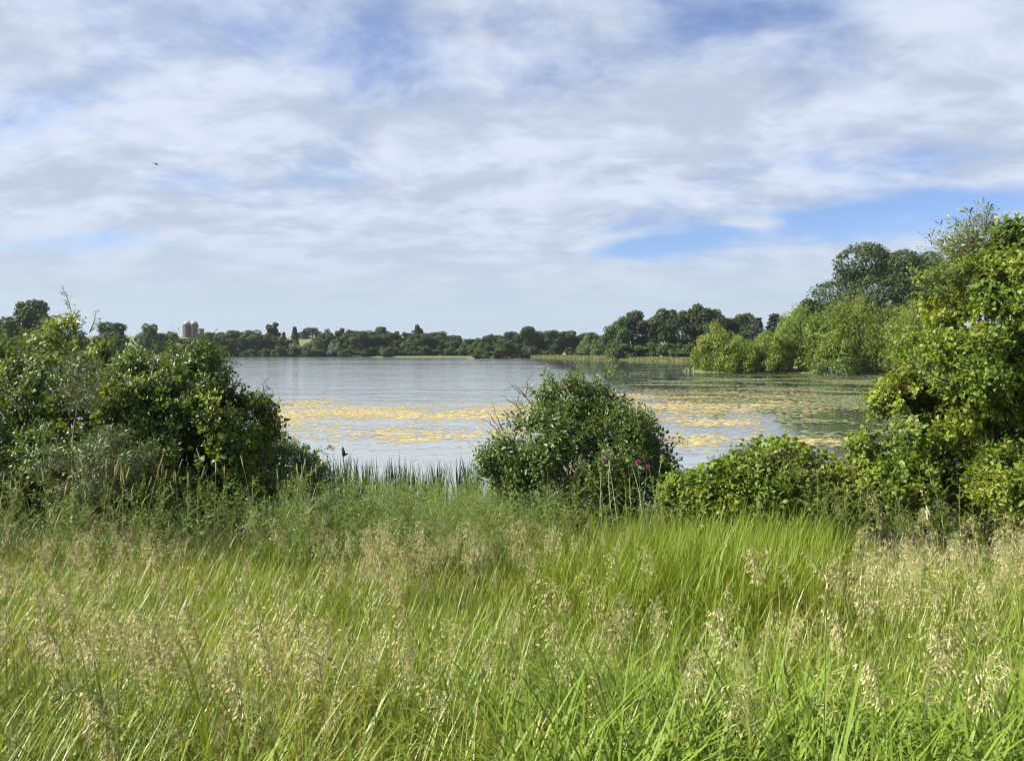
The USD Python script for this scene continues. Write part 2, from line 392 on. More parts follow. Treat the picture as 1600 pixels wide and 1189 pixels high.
# ---------------------------------------------------------------- trees (far and middle distance)
def lobed_crown(seed, lobes, n, size, shape, inner=.25, droop=.0, rag=.25):
    """Leaf sprays in the outer shells of ellipsoid lobes (cx, cy, cz, rx, ry, rz), facing outward, with holes and an uneven outline."""
    g = np.random.default_rng(seed); L = np.array(lobes, float)
    wgt = (L[:, 3] * L[:, 4] * L[:, 5]) ** (2 / 3); k = g.choice(len(L), n * 3, p=wgt / wgt.sum())
    d = rand_dirs(n * 3, g); r = 1 - np.abs(g.normal(0, inner, n * 3))
    r = r * (1 - rag / 2 + rag * meshkit.noise(d * 2.3 + k[:, None] * 7.1, seed)) + g.normal(0, .04, n * 3)
    P = L[k, :3] + d * L[k, 3:] * r[:, None]
    keep = meshkit.noise(P / (size * 4.5), seed + 1) > .34
    inside = np.zeros(n * 3, bool)
    for q in range(len(L)):
        inside |= (k != q) & ((((P - L[q, :3]) / L[q, 3:]) ** 2).sum(1) < .55)
    keep &= ~inside & (P[:, 2] > .1)
    P, d = P[keep][:n], d[keep][:n]; m = len(P)
    N = unit(d * .8 + [0, 0, .45] + g.normal(size=(m, 3)) * .55)
    X = unit(np.cross(rand_dirs(m, g), N) + [0, 0, -droop])
    return put(shape, P, X, N, size * g.uniform(.6, 1.35, m))


def limbs(seed, H, r0, lobes, top=.8, lean=0):
    g = np.random.default_rng(seed); ms = []
    tz = np.linspace(-.3, H * top, 8); wob = np.cumsum(g.normal(0, .012 * H, (8, 2)), 0) - 0; wob -= wob[0]
    c = np.column_stack([wob, tz]); ms.append(tube(c, r0 * np.linspace(1.15, .22, 8), 7))
    for q in lobes:
        z0 = np.clip(q[2] * g.uniform(.45, .75), H * .12, H * top * .9)
        a = np.array([np.interp(z0, tz, c[:, 0]), np.interp(z0, tz, c[:, 1]), z0])
        ms.append(tube(bend(a, np.array(q[:3]), .08, 6, g), r0 * np.linspace(.42, .08, 6), 5))
    return cat_meshes(ms)


def round_lobes(seed, H, W, n, low=.25, flat=1.0):
    g = np.random.default_rng(seed); out = [(0, 0, H * (low + 1) / 2 - .02 * H, W * .33, W * .33, H * (1 - low) * .40)]
    for k in range(n):
        u = g.uniform(-1.1 if low < .2 else -.75, 1); a = k * 2.4 + g.uniform(-.4, .4); s = math.sqrt(max(0, 1 - max(u, 0) ** 2 * .85 if low < .2 else 1 - u * u * .8))
        r = g.uniform(.15, .25) * W * (1.1 - .25 * u)
        z = H * (low + 1) / 2 + u * H * (1 - low) / 2 * .80
        out.append((math.cos(a) * s * W * .33, math.sin(a) * s * W * .33, z, r, r, r * g.uniform(.7, .95) * flat))
    return out


leafV = leaf_shape('clump'); narrowV = leaf_shape('narrow')
def tree_round(name, label, mat, seed, H, W, n, size, low, loc, rot=0, group=None, lob=14, cat='tree', flat=1.0, trunk=.03):
    lo = round_lobes(seed, H, W, lob, low, flat)
    t = thing(name, label, cat, loc, rot, None, group)
    part(t, 'trunk', limbs(seed, H, H * trunk, lo[1:9]), M['bark'])
    part(t, 'crown', lobed_crown(seed, lo, n, size, leafV), M[mat])
    return t


def tree_plume(name, label, seed, H, W, n, loc, rot=0, mat='willow', plumes=9, size=.42):
    """A willow: upswept feathery plumes of fine hanging leaves that reach down to the water."""
    g = np.random.default_rng(seed); lo = []
    for k in range(plumes):
        a = k * 2.4; s = math.sqrt((k + .3) / plumes) * W * .42; h = H * (1 - .5 * (s / (W * .5)) ** 2) * g.uniform(.78, 1.0)
        lo.append((math.cos(a) * s, math.sin(a) * s, h * .60, W * g.uniform(.15, .21), W * g.uniform(.15, .21), h * .40))
        for j in range(3):
            b = g.uniform(0, 2 * PI); rr = W * g.uniform(.10, .17)
            lo.append((math.cos(a) * s + math.cos(b) * W * .15, math.sin(a) * s + math.sin(b) * W * .15, h * g.uniform(.2, .85), rr, rr, rr * g.uniform(.9, 1.5)))
    for k in range(7):
        a = k * .9; lo.append((math.cos(a) * W * .42, math.sin(a) * W * .42, H * .13, W * .16, W * .16, H * .15))
    t = thing(name, label, 'tree', loc, rot)
    part(t, 'trunk', limbs(seed, H, H * .022, lo[0:plumes * 4:4]), M['bark'])
    a = lobed_crown(seed, lo, int(n * .55), size, narrowV, .18, .5, .35)
    b = lobed_crown(seed + 50, lo, int(n * .45), size * .8, leafV, .22, .2, .35)
    part(t, 'crown', cat_meshes([a, b]), M[mat])
    return t


def tree_spruce(name, label, mat, seed, H, W, loc, n=1500):
    g = np.random.default_rng(seed); t = thing(name, label, 'tree', loc)
    part(t, 'trunk', tube([(0, 0, -.3), (0, 0, H * .98)], [H * .018, .03], 6), M['bark'])
    u = g.uniform(.06, 1, n) ** .8; tier = np.round(u * 13) / 13 + g.normal(0, .012, n); a = g.uniform(0, 2 * PI, n)
    rr = W / 2 * (1 - tier * .97) * np.sqrt(g.uniform(.15, 1, n)) * (.75 + .5 * meshkit.noise(np.column_stack([np.cos(a) * 2, np.sin(a) * 2, tier * 9]), seed))
    P = np.column_stack([np.cos(a) * rr, np.sin(a) * rr, H * np.clip(tier, .02, 1) - rr * .25 + .1])
    X = np.column_stack([np.cos(a), np.sin(a), -.25 + 0 * a]) + g.normal(size=(n, 3)) * .25
    part(t, 'crown', put(leaf_shape('oval'), P, X, unit(np.array([0, 0, 1]) + g.normal(size=(n, 3)) * .4), H * .10 * g.uniform(.6, 1.3, n), .8), M[mat])
    return t


def zat(x, y): return float(height(x, y))


def base_at(px, depth, sink=.15):
    x = (px - 800) / 1209 * depth
    return (x, depth, zat(x, depth) - sink)


def height_for(px, top, depth):
    return pw(px, top, depth)[2] - zat((px - 800) / 1209 * depth, depth)


kinds = {}
def proto_tree(kind):
    """The first tree of each kind is built where it stands; later ones refer to it."""
    return {'dark': dict(mat='far_dark', H=14, W=11, low=.10, lob=14), 'dark2': dict(mat='far_dark', H=14, W=9, low=.08, lob=12), 'tall': dict(mat='far_dark', H=16, W=9, low=.30, lob=12),
            'mid': dict(mat='far_mid', H=13, W=11, low=.06, lob=14), 'mid2': dict(mat='far_mid', H=14, W=10, low=.12, lob=16), 'light': dict(mat='far_light', H=10, W=10, low=.04, lob=12),
            'grey': dict(mat='far_grey', H=9, W=8, low=.05, lob=11), 'shrub': dict(mat='far_mid', H=4, W=6, low=.0, lob=9)}[kind]


def far_tree(kind, px, top, depth, label, group=None, width=None, cat=None):
    d = proto_tree(kind); H = (height_for(px, top, depth) + .15) * (1.10 if width else 1.2); loc = base_at(px, depth)
    rot = R.uniform(0, 360); W = (width / 1209 * depth) if width else d['W'] * H / d['H'] * R.uniform(1.15, 1.6)
    sc = np.array([W / d['W'], W / d['W'], H / d['H']])
    nm = 'waterside_shrub' if kind == 'shrub' else 'tree'
    cat = cat or ('shrub' if kind == 'shrub' else 'tree')
    if kind not in kinds:
        kinds[kind] = tree_round(nm, label, d['mat'], 100 + len(kinds) * 13, d['H'], d['W'], 3400, .78 if kind != 'shrub' else .42, d['low'], (0, 0, 0), 0, group, d['lob'], cat)
        x = UsdGeom.Xformable(kinds[kind]); x.ClearXformOpOrder(); UsdGeom.XformCommonAPI(kinds[kind])
        for op in ('xformOp:translate', 'xformOp:rotateZ', 'xformOp:scale'):
            kinds[kind].RemoveProperty(op)
        x.AddTranslateOp().Set(Gf.Vec3d(*loc)); x.AddRotateZOp().Set(rot); x.AddScaleOp().Set(Gf.Vec3f(*map(float, sc)))
        return kinds[kind]
    c = copy_of(kinds[kind], loc, rot, sc, label, group, name=nm)
    c.SetCustomDataByKey('category', cat)
    if not group and c.GetCustomDataByKey('group'): c.SetCustomDataByKey('group', '')
    return c


def seg2(px):
    return 'directly behind the small island' if px < 826 else 'above the left part of the marsh' if px < 890 else 'beside the pale green marsh trees'


def seg(px):
    return 'below and right of the silos' if px < 448 else 'right below the hay field gap' if px < 520 else 'midway between hay field and island' if px < 625 else 'below the tall upright skyline tree' if px < 690 else 'nearest to the island'


def build_far_trees():
    prof_px = [-60, 0, 25, 60, 85, 100, 150, 185, 210, 228, 250, 280, 300, 340, 385, 405, 440, 470, 500, 520, 545, 570, 600, 630, 670, 700, 720, 745]
    prof_y = [500, 505, 492, 488, 492, 520, 518, 513, 520, 513, 518, 528, 527, 522, 520, 521, 527, 528, 521, 520, 520, 518, 517, 522, 524, 528, 529, 530]
    # 1. shore row between the left thicket and the island
    px = 318.0; k = 0
    seq = ['dark', 'dark2', 'mid2', 'dark', 'dark2', 'mid', 'dark', 'mid2', 'dark2']
    while px < 748:
        t = np.interp(px, prof_px, prof_y) + R.uniform(0, 9); kd = seq[k % len(seq)]; lab = None; grp = None
        if 448 < px < 492: t = R.uniform(543, 547); kd = 'mid'
        if kd in ('mid', 'mid2'): lab, grp = 'mid green rounded tree at the far waterline, left of the island', 'mid green trees along the far left shore'
        else: lab, grp = 'dark rounded tree at the far waterline, left of the island', 'dark trees along the far left shore'
        lab, grp = lab.replace('left of the island', seg(px)), grp + ' ' + seg(px)
        far_tree(kd, px, t, R.uniform(424, 440), lab, grp); px += R.uniform(13, 21); k += 1
    px = 322.0
    while px < 745:
        far_tree('shrub', px, 556 - R.uniform(9, 15), R.uniform(419, 424), 'low shrub overhanging the far waterline ' + seg(px), 'waterline shrubs ' + seg(px), R.uniform(18, 30)); px += R.uniform(15, 26)
    # 2. second row up the hill, which makes the skyline
    px = 325.0
    while px < 748:
        t = np.interp(px, prof_px, prof_y) + R.uniform(-2, 4)
        if not 450 < px < 490: far_tree(['dark', 'tall', 'dark2', 'mid2'][k % 4], px, t, R.uniform(470, 505), 'dark skyline tree behind the far shore row, ' + seg(px), 'skyline trees ' + seg(px))
        px += R.uniform(16, 25); k += 1
    px = 330.0
    while px < 740:
        t = np.interp(px, prof_px, prof_y) + R.uniform(1, 6)
        if not 448 < px < 492: far_tree(['dark2', 'mid2', 'dark'][k % 3], px, t, R.uniform(530, 570), 'darker hill tree filling gaps in the far skyline, ' + seg(px), 'hill trees ' + seg(px))
        px += R.uniform(22, 34); k += 1
    for kd, px, t, dep, w, lab in [
        ('tall', 427, 508, 470, 26, 'tall broad tree rising above the skyline right of the silos'),
        ('tall', 652, 512, 465, 20, 'dark upright tree standing above the skyline right of the pale rounded tree'),
        ('mid2', 686, 516, 465, 28, 'spreading tree standing above the skyline nearest to the left of the island'),
        ('mid2', 509, 512, 455, 16, 'twin-topped tree just right of the hay field gap'),
        ('dark', 488, 514, 600, 34, 'dark tree on the hill directly behind the hay field gap'),
        ('dark2', 470, 519, 640, 30, 'dark tree on the hill left behind the hay field'),
        ('grey', 523, 530, 422, 19, 'pale grey-green rounded tree on the far shore right of the hay field'),
        ('mid2', 590, 513, 470, 24, 'broad crown forming the highest bump of the skyline between hay field and island'),
        ('light', 498, 527, 424, 20, 'lighter green tree at the right edge of the hay field'),
        ('dark', 50, 481, 212, 82, 'big dark round tree rising at the far left behind the thicket'),
        ('dark2', 8, 497, 225, 48, 'dark tree at the left edge of the picture beside the big round one'),
        ('mid2', 108, 512, 250, 60, 'tree half hidden behind the peak of the left thicket'),
        ('dark', 178, 511, 262, 66, 'dark tree just right of the left thicket peak'),
        ('mid', 232, 511, 330, 40, 'mid green feathery tree left of the silos'),
        ('dark2', 262, 519, 345, 40, 'dark tree immediately left of the silos'),
        ('dark2', 296, 528, 420, 46, 'dark tree standing in front of the silo feet'),
        ('dark', 330, 524, 420, 44, 'dark tree to the right of the small silo')]:
        far_tree(kd, px, t, dep, lab, None, w)
    tree_spruce('spire_conifer', 'narrow dark conifer spire above the far trees left of the hay field', 'conifer', 5, height_for(461, 511, 480), 5, base_at(461, 480))
    tree_spruce('spire_conifer', 'small pointed conifer left of the tall spire on the skyline', 'conifer', 6, height_for(444, 519, 480), 4.2, base_at(444, 480))
    tree_spruce('spire_conifer', 'thin conifer between the tall spire and the hay field', 'conifer', 8, height_for(476, 514, 560), 4, base_at(476, 560))
    # 3. behind the island to the marsh
    px = 748.0
    while px < 948:
        t = np.interp(px, [745, 760, 800, 815, 840, 870, 900, 925, 950], [531, 527, 523, 520, 519, 521, 523, 526, 530]) + R.uniform(-1, 5)
        kd = ['dark2', 'mid2', 'dark', 'mid2', 'dark'][k % 5]
        far_tree(kd, px, t, R.uniform(408, 430), 'slim dark tree in the treeline ' + seg2(px), 'treeline ' + seg2(px)); px += R.uniform(9, 15); k += 1
    for kd, px, t, dep, w, lab in [
        ('mid', 758, 536, 331, 30, 'left of the two rounded trees on the small island'), ('mid', 792, 533, 332, 40, 'broad tree in the middle of the small island'),
        ('grey', 822, 540, 333, 16, 'pale rounded tree at the right tip of the island'), ('shrub', 775, 548, 328, 26, 'low shrub between the two island trees'), ('shrub', 745, 554, 329, 20, 'low shrub at the left tip of the island'),
        ('light', 916, 525, 396, 26, 'pale green tree at the right end of the treeline behind the marsh'), ('light', 935, 533, 385, 30, 'low bright green tree left of the dark grove'),
        ('shrub', 905, 551, 380, 16, 'small shrub at the foot of the pale green marsh trees'), ('shrub', 950, 553, 350, 26, 'low shrub on the marsh left of the dark grove'),
        ('shrub', 1060, 550, 268, 34, 'low shrub on the marsh in front of the dark grove'), ('shrub', 985, 551, 285, 24, 'small shrub at the left foot of the dark grove')]:
        far_tree(kd, px, t, dep, lab, None, w)
    px = 830.0
    while px < 945:
        far_tree('shrub', px, R.uniform(545, 550), R.uniform(402, 408), 'low shrub at the foot of the treeline ' + seg2(px), 'foot shrubs ' + seg2(px), R.uniform(14, 24)); px += R.uniform(12, 20)
    px = 968.0
    while px < 1170:
        far_tree('shrub', px, R.uniform(536, 545), R.uniform(284, 292), 'shrubby undergrowth at the foot of the dark grove', 'undergrowth of the dark grove', R.uniform(26, 40)); px += R.uniform(18, 28)
    # 4. the dark grove right of the marsh
    for kd, px, t, dep, w, lab in [
        ('mid', 968, 500, 300, 40, 'sunlit green tree at the left end of the dark grove'), ('dark', 990, 494, 305, 52, 'second tree of the dark grove with a sunny left side'),
        ('dark2', 1015, 496, 300, 44, 'slim tree in the left half of the dark grove'), ('dark', 1042, 491, 300, 52, 'dark tree in the middle of the grove'),
        ('dark', 1068, 494, 310, 46, 'dark tree left of the tallest tree of the grove'), ('tall', 1086, 484, 300, 46, 'tallest tree of the dark grove'),
        ('dark', 1108, 490, 298, 56, 'dark tree of the grove right behind the first willow'), ('dark2', 1138, 494, 300, 48, 'dark tree of the grove above the first willow'),
        ('dark', 1162, 497, 296, 44, 'last dark tree of the grove left of the grey spruces'), ('mid2', 955, 508, 320, 30, 'small tree that closes the left edge of the grove')]:
        far_tree(kd, px, t, dep, lab, None, w)
    # 5. big oak and what stands behind the willows
    t = tree_round('oak_tree', 'huge dark oak standing high behind the willows', 'oak', 41, height_for(1385, 388, 175), 27, 26000, .62, .22, base_at(1378, 175), 0, None, 26, 'tree', .8, .022)
    t = tree_round('oak_tree', 'dark oak crown to the right of the huge oak above the right thicket', 'oak', 43, height_for(1475, 390, 168), 19, 13000, .62, .25, base_at(1470, 168), 40, None, 18, 'tree', .8, .022)
    tree_spruce('spruce', 'grey-blue spruce left of two behind the willows', 'spruce', 11, height_for(1186, 497, 200), 8, base_at(1182, 200), 2600)
    tree_spruce('spruce', 'grey-blue spruce with the taller spire behind the willows', 'spruce', 12, height_for(1209, 491, 200), 7.5, base_at(1209, 200), 2600)
    for kd, px, t, dep, w, lab in [('dark', 1265, 478, 190, 60, 'dark tree behind the tall second willow'), ('dark2', 1235, 490, 205, 46, 'dark tree between the spruces and the tall willow'),
                                   ('dark', 1330, 470, 185, 70, 'dark tree below the left edge of the huge oak'), ('mid2', 1160, 515, 170, 44, 'green tree between the first two willows')]:
        far_tree(kd, px, t, dep, lab, None, w)
    # 6. the willow row on the right shore
    W_ = [(1122, 508, 124, 46, 'willow at the left end of the row on the right shore'), (1150, 528, 122, 48, 'low rounded willow second from the left end of the row'), (1203, 520, 121, 46, 'willow below the grey spruces'),
          (1250, 482, 121, 56, 'slender tall willow in the middle of the row'), (1290, 484, 119, 54, 'broad willow right of the slender tall one'), (1335, 464, 119, 58, 'tallest willow of the row in front of the huge oak'),
          (1385, 472, 117, 62, 'willow with layered puffs right of the tallest willow'), (1425, 480, 113, 66, 'willow half hidden by the right thicket'), (1310, 520, 114, 44, 'low willow in front of the tallest one')]
    for i, (px, top, dep, w, lab) in enumerate(W_):
        H = height_for(px, top, dep) * 1.28; tree_plume('willow', lab, 200 + i * 7, H, w / 1209 * dep * 1.4, 8500, base_at(px, dep), R.uniform(0, 360))
    tree_round('waterside_shrub', 'low brownish green shrub at the water below the tallest willow', 'dogwood', 77, 3.2, 5.5, 1500, .35, 0, base_at(1300, 111), 0, None, 9, 'shrub')
    # 7. marsh grass between grove and lake: one mass
    n = 26000; pts = []
    g = np.random.default_rng(9); MB = Polygon([(30, 128), (36, 140), (44, 175), (56, 228), (45, 262), (30, 320), (8, 396), (-20, 404), (-20, 412), (20, 412), (40, 330), (60, 270), (72, 235), (70, 180), (50, 135)])
    x, y = g.uniform(-20, 72, n * 4), g.uniform(126, 412, n * 4); ok = shapely.contains(MB.buffer(2), shapely.points(x, y)) & ~shapely.contains(LAKE.buffer(-1.5), shapely.points(x, y)); x, y = x[ok][:n], y[ok][:n]
    n = len(x); b = np.column_stack([x, y, np.maximum(height(x, y), -.1)])
    mm = blades(b, g.uniform(0, 2 * PI, n), g.uniform(.4, .95, n), g.uniform(.10, .25, n), g.uniform(0, .4, n), g.uniform(.1, .9, n), 2)
    o = usdkit.mesh(stage, '/World/marsh_grass', mm, M['marsh']); setd(o.GetPrim(), kind='stuff', label='pale green marsh grass along the water in front of the dark grove', category='grass')


build_far_trees()


# ---------------------------------------------------------------- silos
def build_silos():
    conc = Graph(); pos = conc.n('geometry', 'position')
    w = conc.n('wave_texture', 'fac', wave_type='bands', bands_direction='z', vector=pos, scale=.35, distortion=.4)
    nz = conc.noise(pos, .5, 4.0, .6)
    c = conc.mixc(conc.m('multiply', nz, conc.m('add', .6, conc.m('multiply', w, .4))), (.036, .035, .031), (.055, .054, .048))
    M['concrete'] = conc.done('silo_concrete', conc.n('principled_bsdf', 'BSDF', base_color=c, roughness=.9))
    M['dome'] = plain('silo_dome_metal', (.19, .20, .21), .4, .15, .8, .5)
    g0 = 8.0
    for px, r, label in [(293.8, 3.0, 'left of the two tall concrete silos with silver domes'), (304.6, 3.0, 'right of the two tall concrete silos with silver domes')]:
        D = 660; top = pw(px, 501.5, D)[2]; eave = pw(px, 506.5, D)[2]; x = (px - 800) / 1209 * D; g0 = zat(x, D) - .3
        t = thing('silo', label, 'silo', (x, D, g0)); Hh = eave - g0
        wall = part(t, 'wall', trimesh.creation.revolve([(0, 0), (r, 0), (r, Hh), (0, Hh)], sections=40), M['concrete'], 30)
        for k in range(10):
            z = Hh * (.08 + .092 * k); part(wall, 'hoop', trimesh.creation.revolve([(r - .05, z), (r + .07, z), (r + .07, z + .14), (r - .05, z + .14)], sections=40), M['concrete'], 30)
        a = np.linspace(0, PI / 2, 9); prof = [(r * 1.04, Hh), (r * 1.04, Hh + .25)] + [(r * 1.0 * math.cos(q), Hh + .25 + (top - eave - .25) * math.sin(q)) for q in a]
        prof[-1] = (0, prof[-1][1]); dome = trimesh.creation.revolve(prof, sections=24)
        part(t, 'dome', dome, M['dome'])
        ch = trimesh.creation.box((.9, .9, Hh * .96)); ch.apply_translation((-r - .3 if px < 300 else r + .3, -.6, Hh * .48)); part(t, 'chute', ch, M['dome'])
    px, D = 315.2, 655; x = (px - 800) / 1209 * D; g0 = zat(x, D) - .3; Hh = pw(px, 514, D)[2] - g0
    t = thing('silo', 'shorter flat-topped brown silo beside the two tall ones', 'silo', (x, D, g0)); r = 2.3
    part(t, 'wall', trimesh.creation.revolve([(0, 0), (r, 0), (r, Hh), (0, Hh)], sections=36), plain('brown_silo_wall', (.10, .085, .06), .9, .25, .6), 30)
    part(t, 'rim', trimesh.creation.revolve([(r - .1, Hh - .5), (r + .18, Hh - .5), (r + .18, Hh + .2), (r - .1, Hh + .2)], sections=36), M['bark'], 30)


build_silos()

# ---------------------------------------------------------------- near shrubs and thickets
def spray(seed, kind, n, length, size, wide=1.0, flat=.5, twig=.003, mat='dogwood'):
    """A twig with leaves; grows along +z. Returns (leaves, twig)."""
    g = np.random.default_rng(seed); path = bend((0, 0, 0), (g.normal(0, .15) * length, g.normal(0, .15) * length, length), .12, 6, g)
    t = np.sort(g.uniform(.08, 1, n)); t[-1] = 1
    P = np.column_stack([np.interp(t, np.linspace(0, 1, 6), path[:, k]) for k in range(3)])
    a = np.arange(n) * 2.4 + g.uniform(0, .7, n)
    out = np.column_stack([np.cos(a), np.sin(a), .25 + .5 * t + g.normal(0, .2, n)])
    P = P + unit(out) * size * g.uniform(.1, .5, n)[:, None]
    N = unit(np.column_stack([-np.cos(a) * .3, -np.sin(a) * .3, np.ones(n)]) * (1 - flat * .0) + g.normal(size=(n, 3)) * flat)
    return put(leaf_shape(kind), P, out, N, size * g.uniform(.5, 1.35, n), wide), tube(path, [twig, twig * .9, twig * .8, twig * .6, twig * .5, twig * .3], 4)


def lobes_px(rows):
    """rows: px, py, depth, half width px, half height px, depth radius m -> ellipsoid lobes in metres."""
    out = []
    for px, py, dep, rx, rz, ry in rows:
        c = pw(px, py, dep); sh = 13 if min(rx, rz) > 30 else 4
        out.append((*c, (rx - sh) / 1209 * dep, max(ry - .08, .1), (rz - sh) / 1209 * dep))
    return np.array(out)


def shell_points(L, n, seed, inner=.16, lump=.30, lump_scale=2.2, gap=.40, zmin=.05):
    g = np.random.default_rng(seed); m = n * 4
    w = (L[:, 3] * L[:, 4] * L[:, 5]) ** (2 / 3); k = g.choice(len(L), m, p=w / w.sum()); d = rand_dirs(m, g)
    r = 1 - np.abs(g.normal(0, inner, m)); base = L[k, :3] + d * L[k, 3:]
    r = r * (1 - lump * .55 + lump * meshkit.fbm(base * lump_scale, 3, seed))
    P = L[k, :3] + d * L[k, 3:] * r[:, None]
    keep = (meshkit.noise(P * 3.6, seed + 1) > gap) & (P[:, 2] > height(P[:, 0], P[:, 1]) + zmin)
    for q in range(len(L)):
        keep &= ~((k != q) & ((((P - L[q, :3]) / L[q, 3:]) ** 2).sum(1) < .50))
    i = np.nonzero(keep)[0][:n]
    return P[i], unit(d[i] / L[k[i], 3:])


def bush(name, label, cat, rows, kinds_, n, seed, leaf_parts=0, leaf_kind=None, gap=.40, lump=.50, shoots=(), stems=5, up=.45, scale=(.75, 1.3), stem_mat='bark', inner=.16, ragged=.030):
    """rows as for lobes_px; kinds_: (leaf shape, leaves per twig, twig length, leaf size, material, share)."""
    L = lobes_px(rows); g = np.random.default_rng(seed); c = L[:, :3].mean(0); base = np.array([c[0], c[1], zat(c[0], c[1])])
    t = thing(name, label, cat, base)
    for k in np.linspace(0, len(L) - 1, stems).astype(int):
        a = np.array([g.normal(0, .15), g.normal(0, .15), -.1]); b = L[k, :3] - base
        part(t, 'stem', tube(bend(a, b, .10, 7, g), np.linspace(.028, .008, 7), 6), M[stem_mat])
    n = int(n * 1.75)
    P, N = shell_points(L, n, seed, inner, .30 if lump is None else lump, gap=gap)
    ax = unit(N * .75 + np.array([0, 0, up]) + g.normal(size=P.shape) * .38)
    protos, share = [], []
    for q, (kd, ln, length, size, mat, sh) in enumerate(kinds_):
        for v in range(3):
            lv, tw = spray(seed * 31 + q * 7 + v, kd, ln, length, size); protos.append([('leaves', lv, M[mat]), ('twig', tw, M['twig'])]); share.append(sh / 3)
    zone = meshkit.noise(P * .9, seed + 9); share = np.array(share) / sum(share); cum = np.cumsum(share)
    which = np.clip(np.searchsorted(cum, np.clip((zone - .5) * 1.6 + .5 + g.normal(0, .13, len(P)), 0, .999)), 0, len(protos) - 1)
    S = g.uniform(*scale, len(P)) * np.where(g.uniform(0, 1, len(P)) < .25, .7, 1.0)
    for (x0, y0, d0, x1, y1, d1, count, q, sz) in shoots:      # leafy shoots that stick out of the outline
        a, b = pw(x0, y0, d0), pw(x1, y1, d1); path = bend(a, b, .05, 12, g)
        part(t, 'shoot', tube(path - base, np.linspace(.008, .002, 12), 5), M['twig'])
        u = np.linspace(.15, 1, count) ** .85
        pp = np.column_stack([np.interp(u, np.linspace(0, 1, 12), path[:, j]) for j in range(3)])
        P = np.vstack([P, pp]); ax = np.vstack([ax, unit(unit(b - a) * .8 + g.normal(size=(count, 3)) * .6)])
        which = np.concatenate([which, q * 3 + g.integers(0, 3, count)]); S = np.concatenate([S, sz * 1.25 * np.linspace(1.0, .55, count) * g.uniform(.8, 1.2, count)])
    for i in g.choice(len(N), int(len(N) * ragged), replace=False):
        d = unit(N[i] * .7 + np.array([0, 0, .6]) + g.normal(size=3) * .4); Ls = g.uniform(.12, .36); c = 4; u = np.linspace(.2, 1, c)[:, None]
        P = np.vstack([P, P[i] + d * Ls * u]); ax = np.vstack([ax, unit(d + g.normal(size=(c, 3)) * .5)]); which = np.concatenate([which, np.repeat(which[i], c)]); S = np.concatenate([S, np.linspace(.85, .5, c)])
    instancer(f'{t.GetPath()}/foliage', protos, P - base, quats(frames(ax, g)), S, which, dict(kind='stuff'))
    if leaf_parts:
        toward = (N * unit(np.array([0, 0, EYE]) - P[:len(N)])).sum(1); order = np.argsort(-toward + g.uniform(0, .5, len(N)))[:leaf_parts]
        kd, _, _, size, mat, _ = kinds_[0]
        for i in order:
            X = unit(g.normal(size=3) + np.array([0, 0, -.4])); nn = unit(N[i] * .6 + np.array([-.3, 0, .7]) + g.normal(size=3) * .3)
            part(t, 'leaf', put(leaf_shape(leaf_kind or kd), P[i] - base + N[i] * .05, X, nn, size * g.uniform(1.1, 1.5)), M[mat])
    return t, L, base


GR = lambda s, m='grape', sh=1.0, n=9: ('grape', n, .20, s, m, sh)
OV = lambda s, m='dogwood', sh=1.0, n=13: ('oval', n, .20, s, m, sh)
NA = lambda s, m='olive', sh=1.0, n=16: ('narrow', n, .24, s, m, sh)

# left thicket: three shrubs grown into each other, and a grey-green one in front
bush('thicket_shrub', 'big dark shrub draped with vines at the left edge, peaking in a thin leafy spike', 'shrub',
     [(95, 640, 10.6, 105, 118, .85), (-50, 650, 10.4, 110, 115, .9), (60, 570, 10.8, 70, 58, .6), (120, 552, 10.7, 52, 58, .5), (150, 720, 10, 130, 80, .7), (-120, 700, 10, 110, 110, .8), (175, 590, 10.9, 50, 50, .5), (-20, 770, 9.9, 110, 50, .5), (110, 785, 9.8, 110, 40, .5), (60, 770, 11.0, 150, 55, .5)],
     [GR(.044, 'grape_dark', .62), OV(.046, 'dogwood', .38)], 4600, 21, 120, gap=.50,
     shoots=[(118, 520, 10.6, 101, 456, 10.6, 16, 1, .55), (70, 530, 10.6, 62, 494, 10.6, 9, 1, .6), (140, 520, 10.6, 150, 490, 10.6, 8, 1, .6), (12, 560, 10.4, 2, 520, 10.4, 9, 0, .7), (175, 555, 10.8, 182, 527, 10.8, 7, 1, .6), (-15, 575, 10.4, -20, 540, 10.4, 8, 0, .7)])
bush('thicket_shrub', 'rounded leafy shrub right of the peaked one, reaching out over the lake', 'shrub',
     [(255, 640, 10.2, 92, 98, .8), (340, 672, 10.1, 88, 88, .75), (300, 730, 9.8, 110, 66, .7), (385, 680, 10.3, 50, 70, .5), (305, 575, 10.4, 44, 36, .4), (240, 575, 10.4, 40, 36, .4), (270, 775, 10.8, 130, 50, .5)],
     [GR(.044, 'grape_dark', .55), OV(.046, 'dogwood', .45)], 3800, 22, 100, gap=.50,
     shoots=[(318, 565, 10.3, 334, 520, 10.3, 12, 1, .55), (262, 560, 10.3, 275, 520, 10.3, 9, 1, .6), (365, 620, 10.2, 372, 585, 10.2, 8, 1, .55), (405, 640, 10.3, 412, 598, 10.3, 9, 1, .5), (400, 655, 10.3, 432, 650, 10.3, 8, 0, .6), (225, 565, 10.3, 215, 540, 10.3, 7, 0, .6)])
bush('low_shrub', 'low dark shrub at the right foot of the left thicket reaching over the water', 'shrub',
     [(430, 735, 11.2, 62, 44, .5), (385, 750, 10.6, 60, 40, .5), (470, 745, 11.6, 40, 30, .4)], [OV(.05, 'dogwood', 1)], 900, 23, 20, gap=.36,
     shoots=[(455, 722, 11.3, 518, 697, 11.4, 14, 0, .7), (440, 715, 11.2, 470, 690, 11.3, 9, 0, .65), (420, 710, 11, 428, 690, 11, 6, 0, .6)], stems=3)
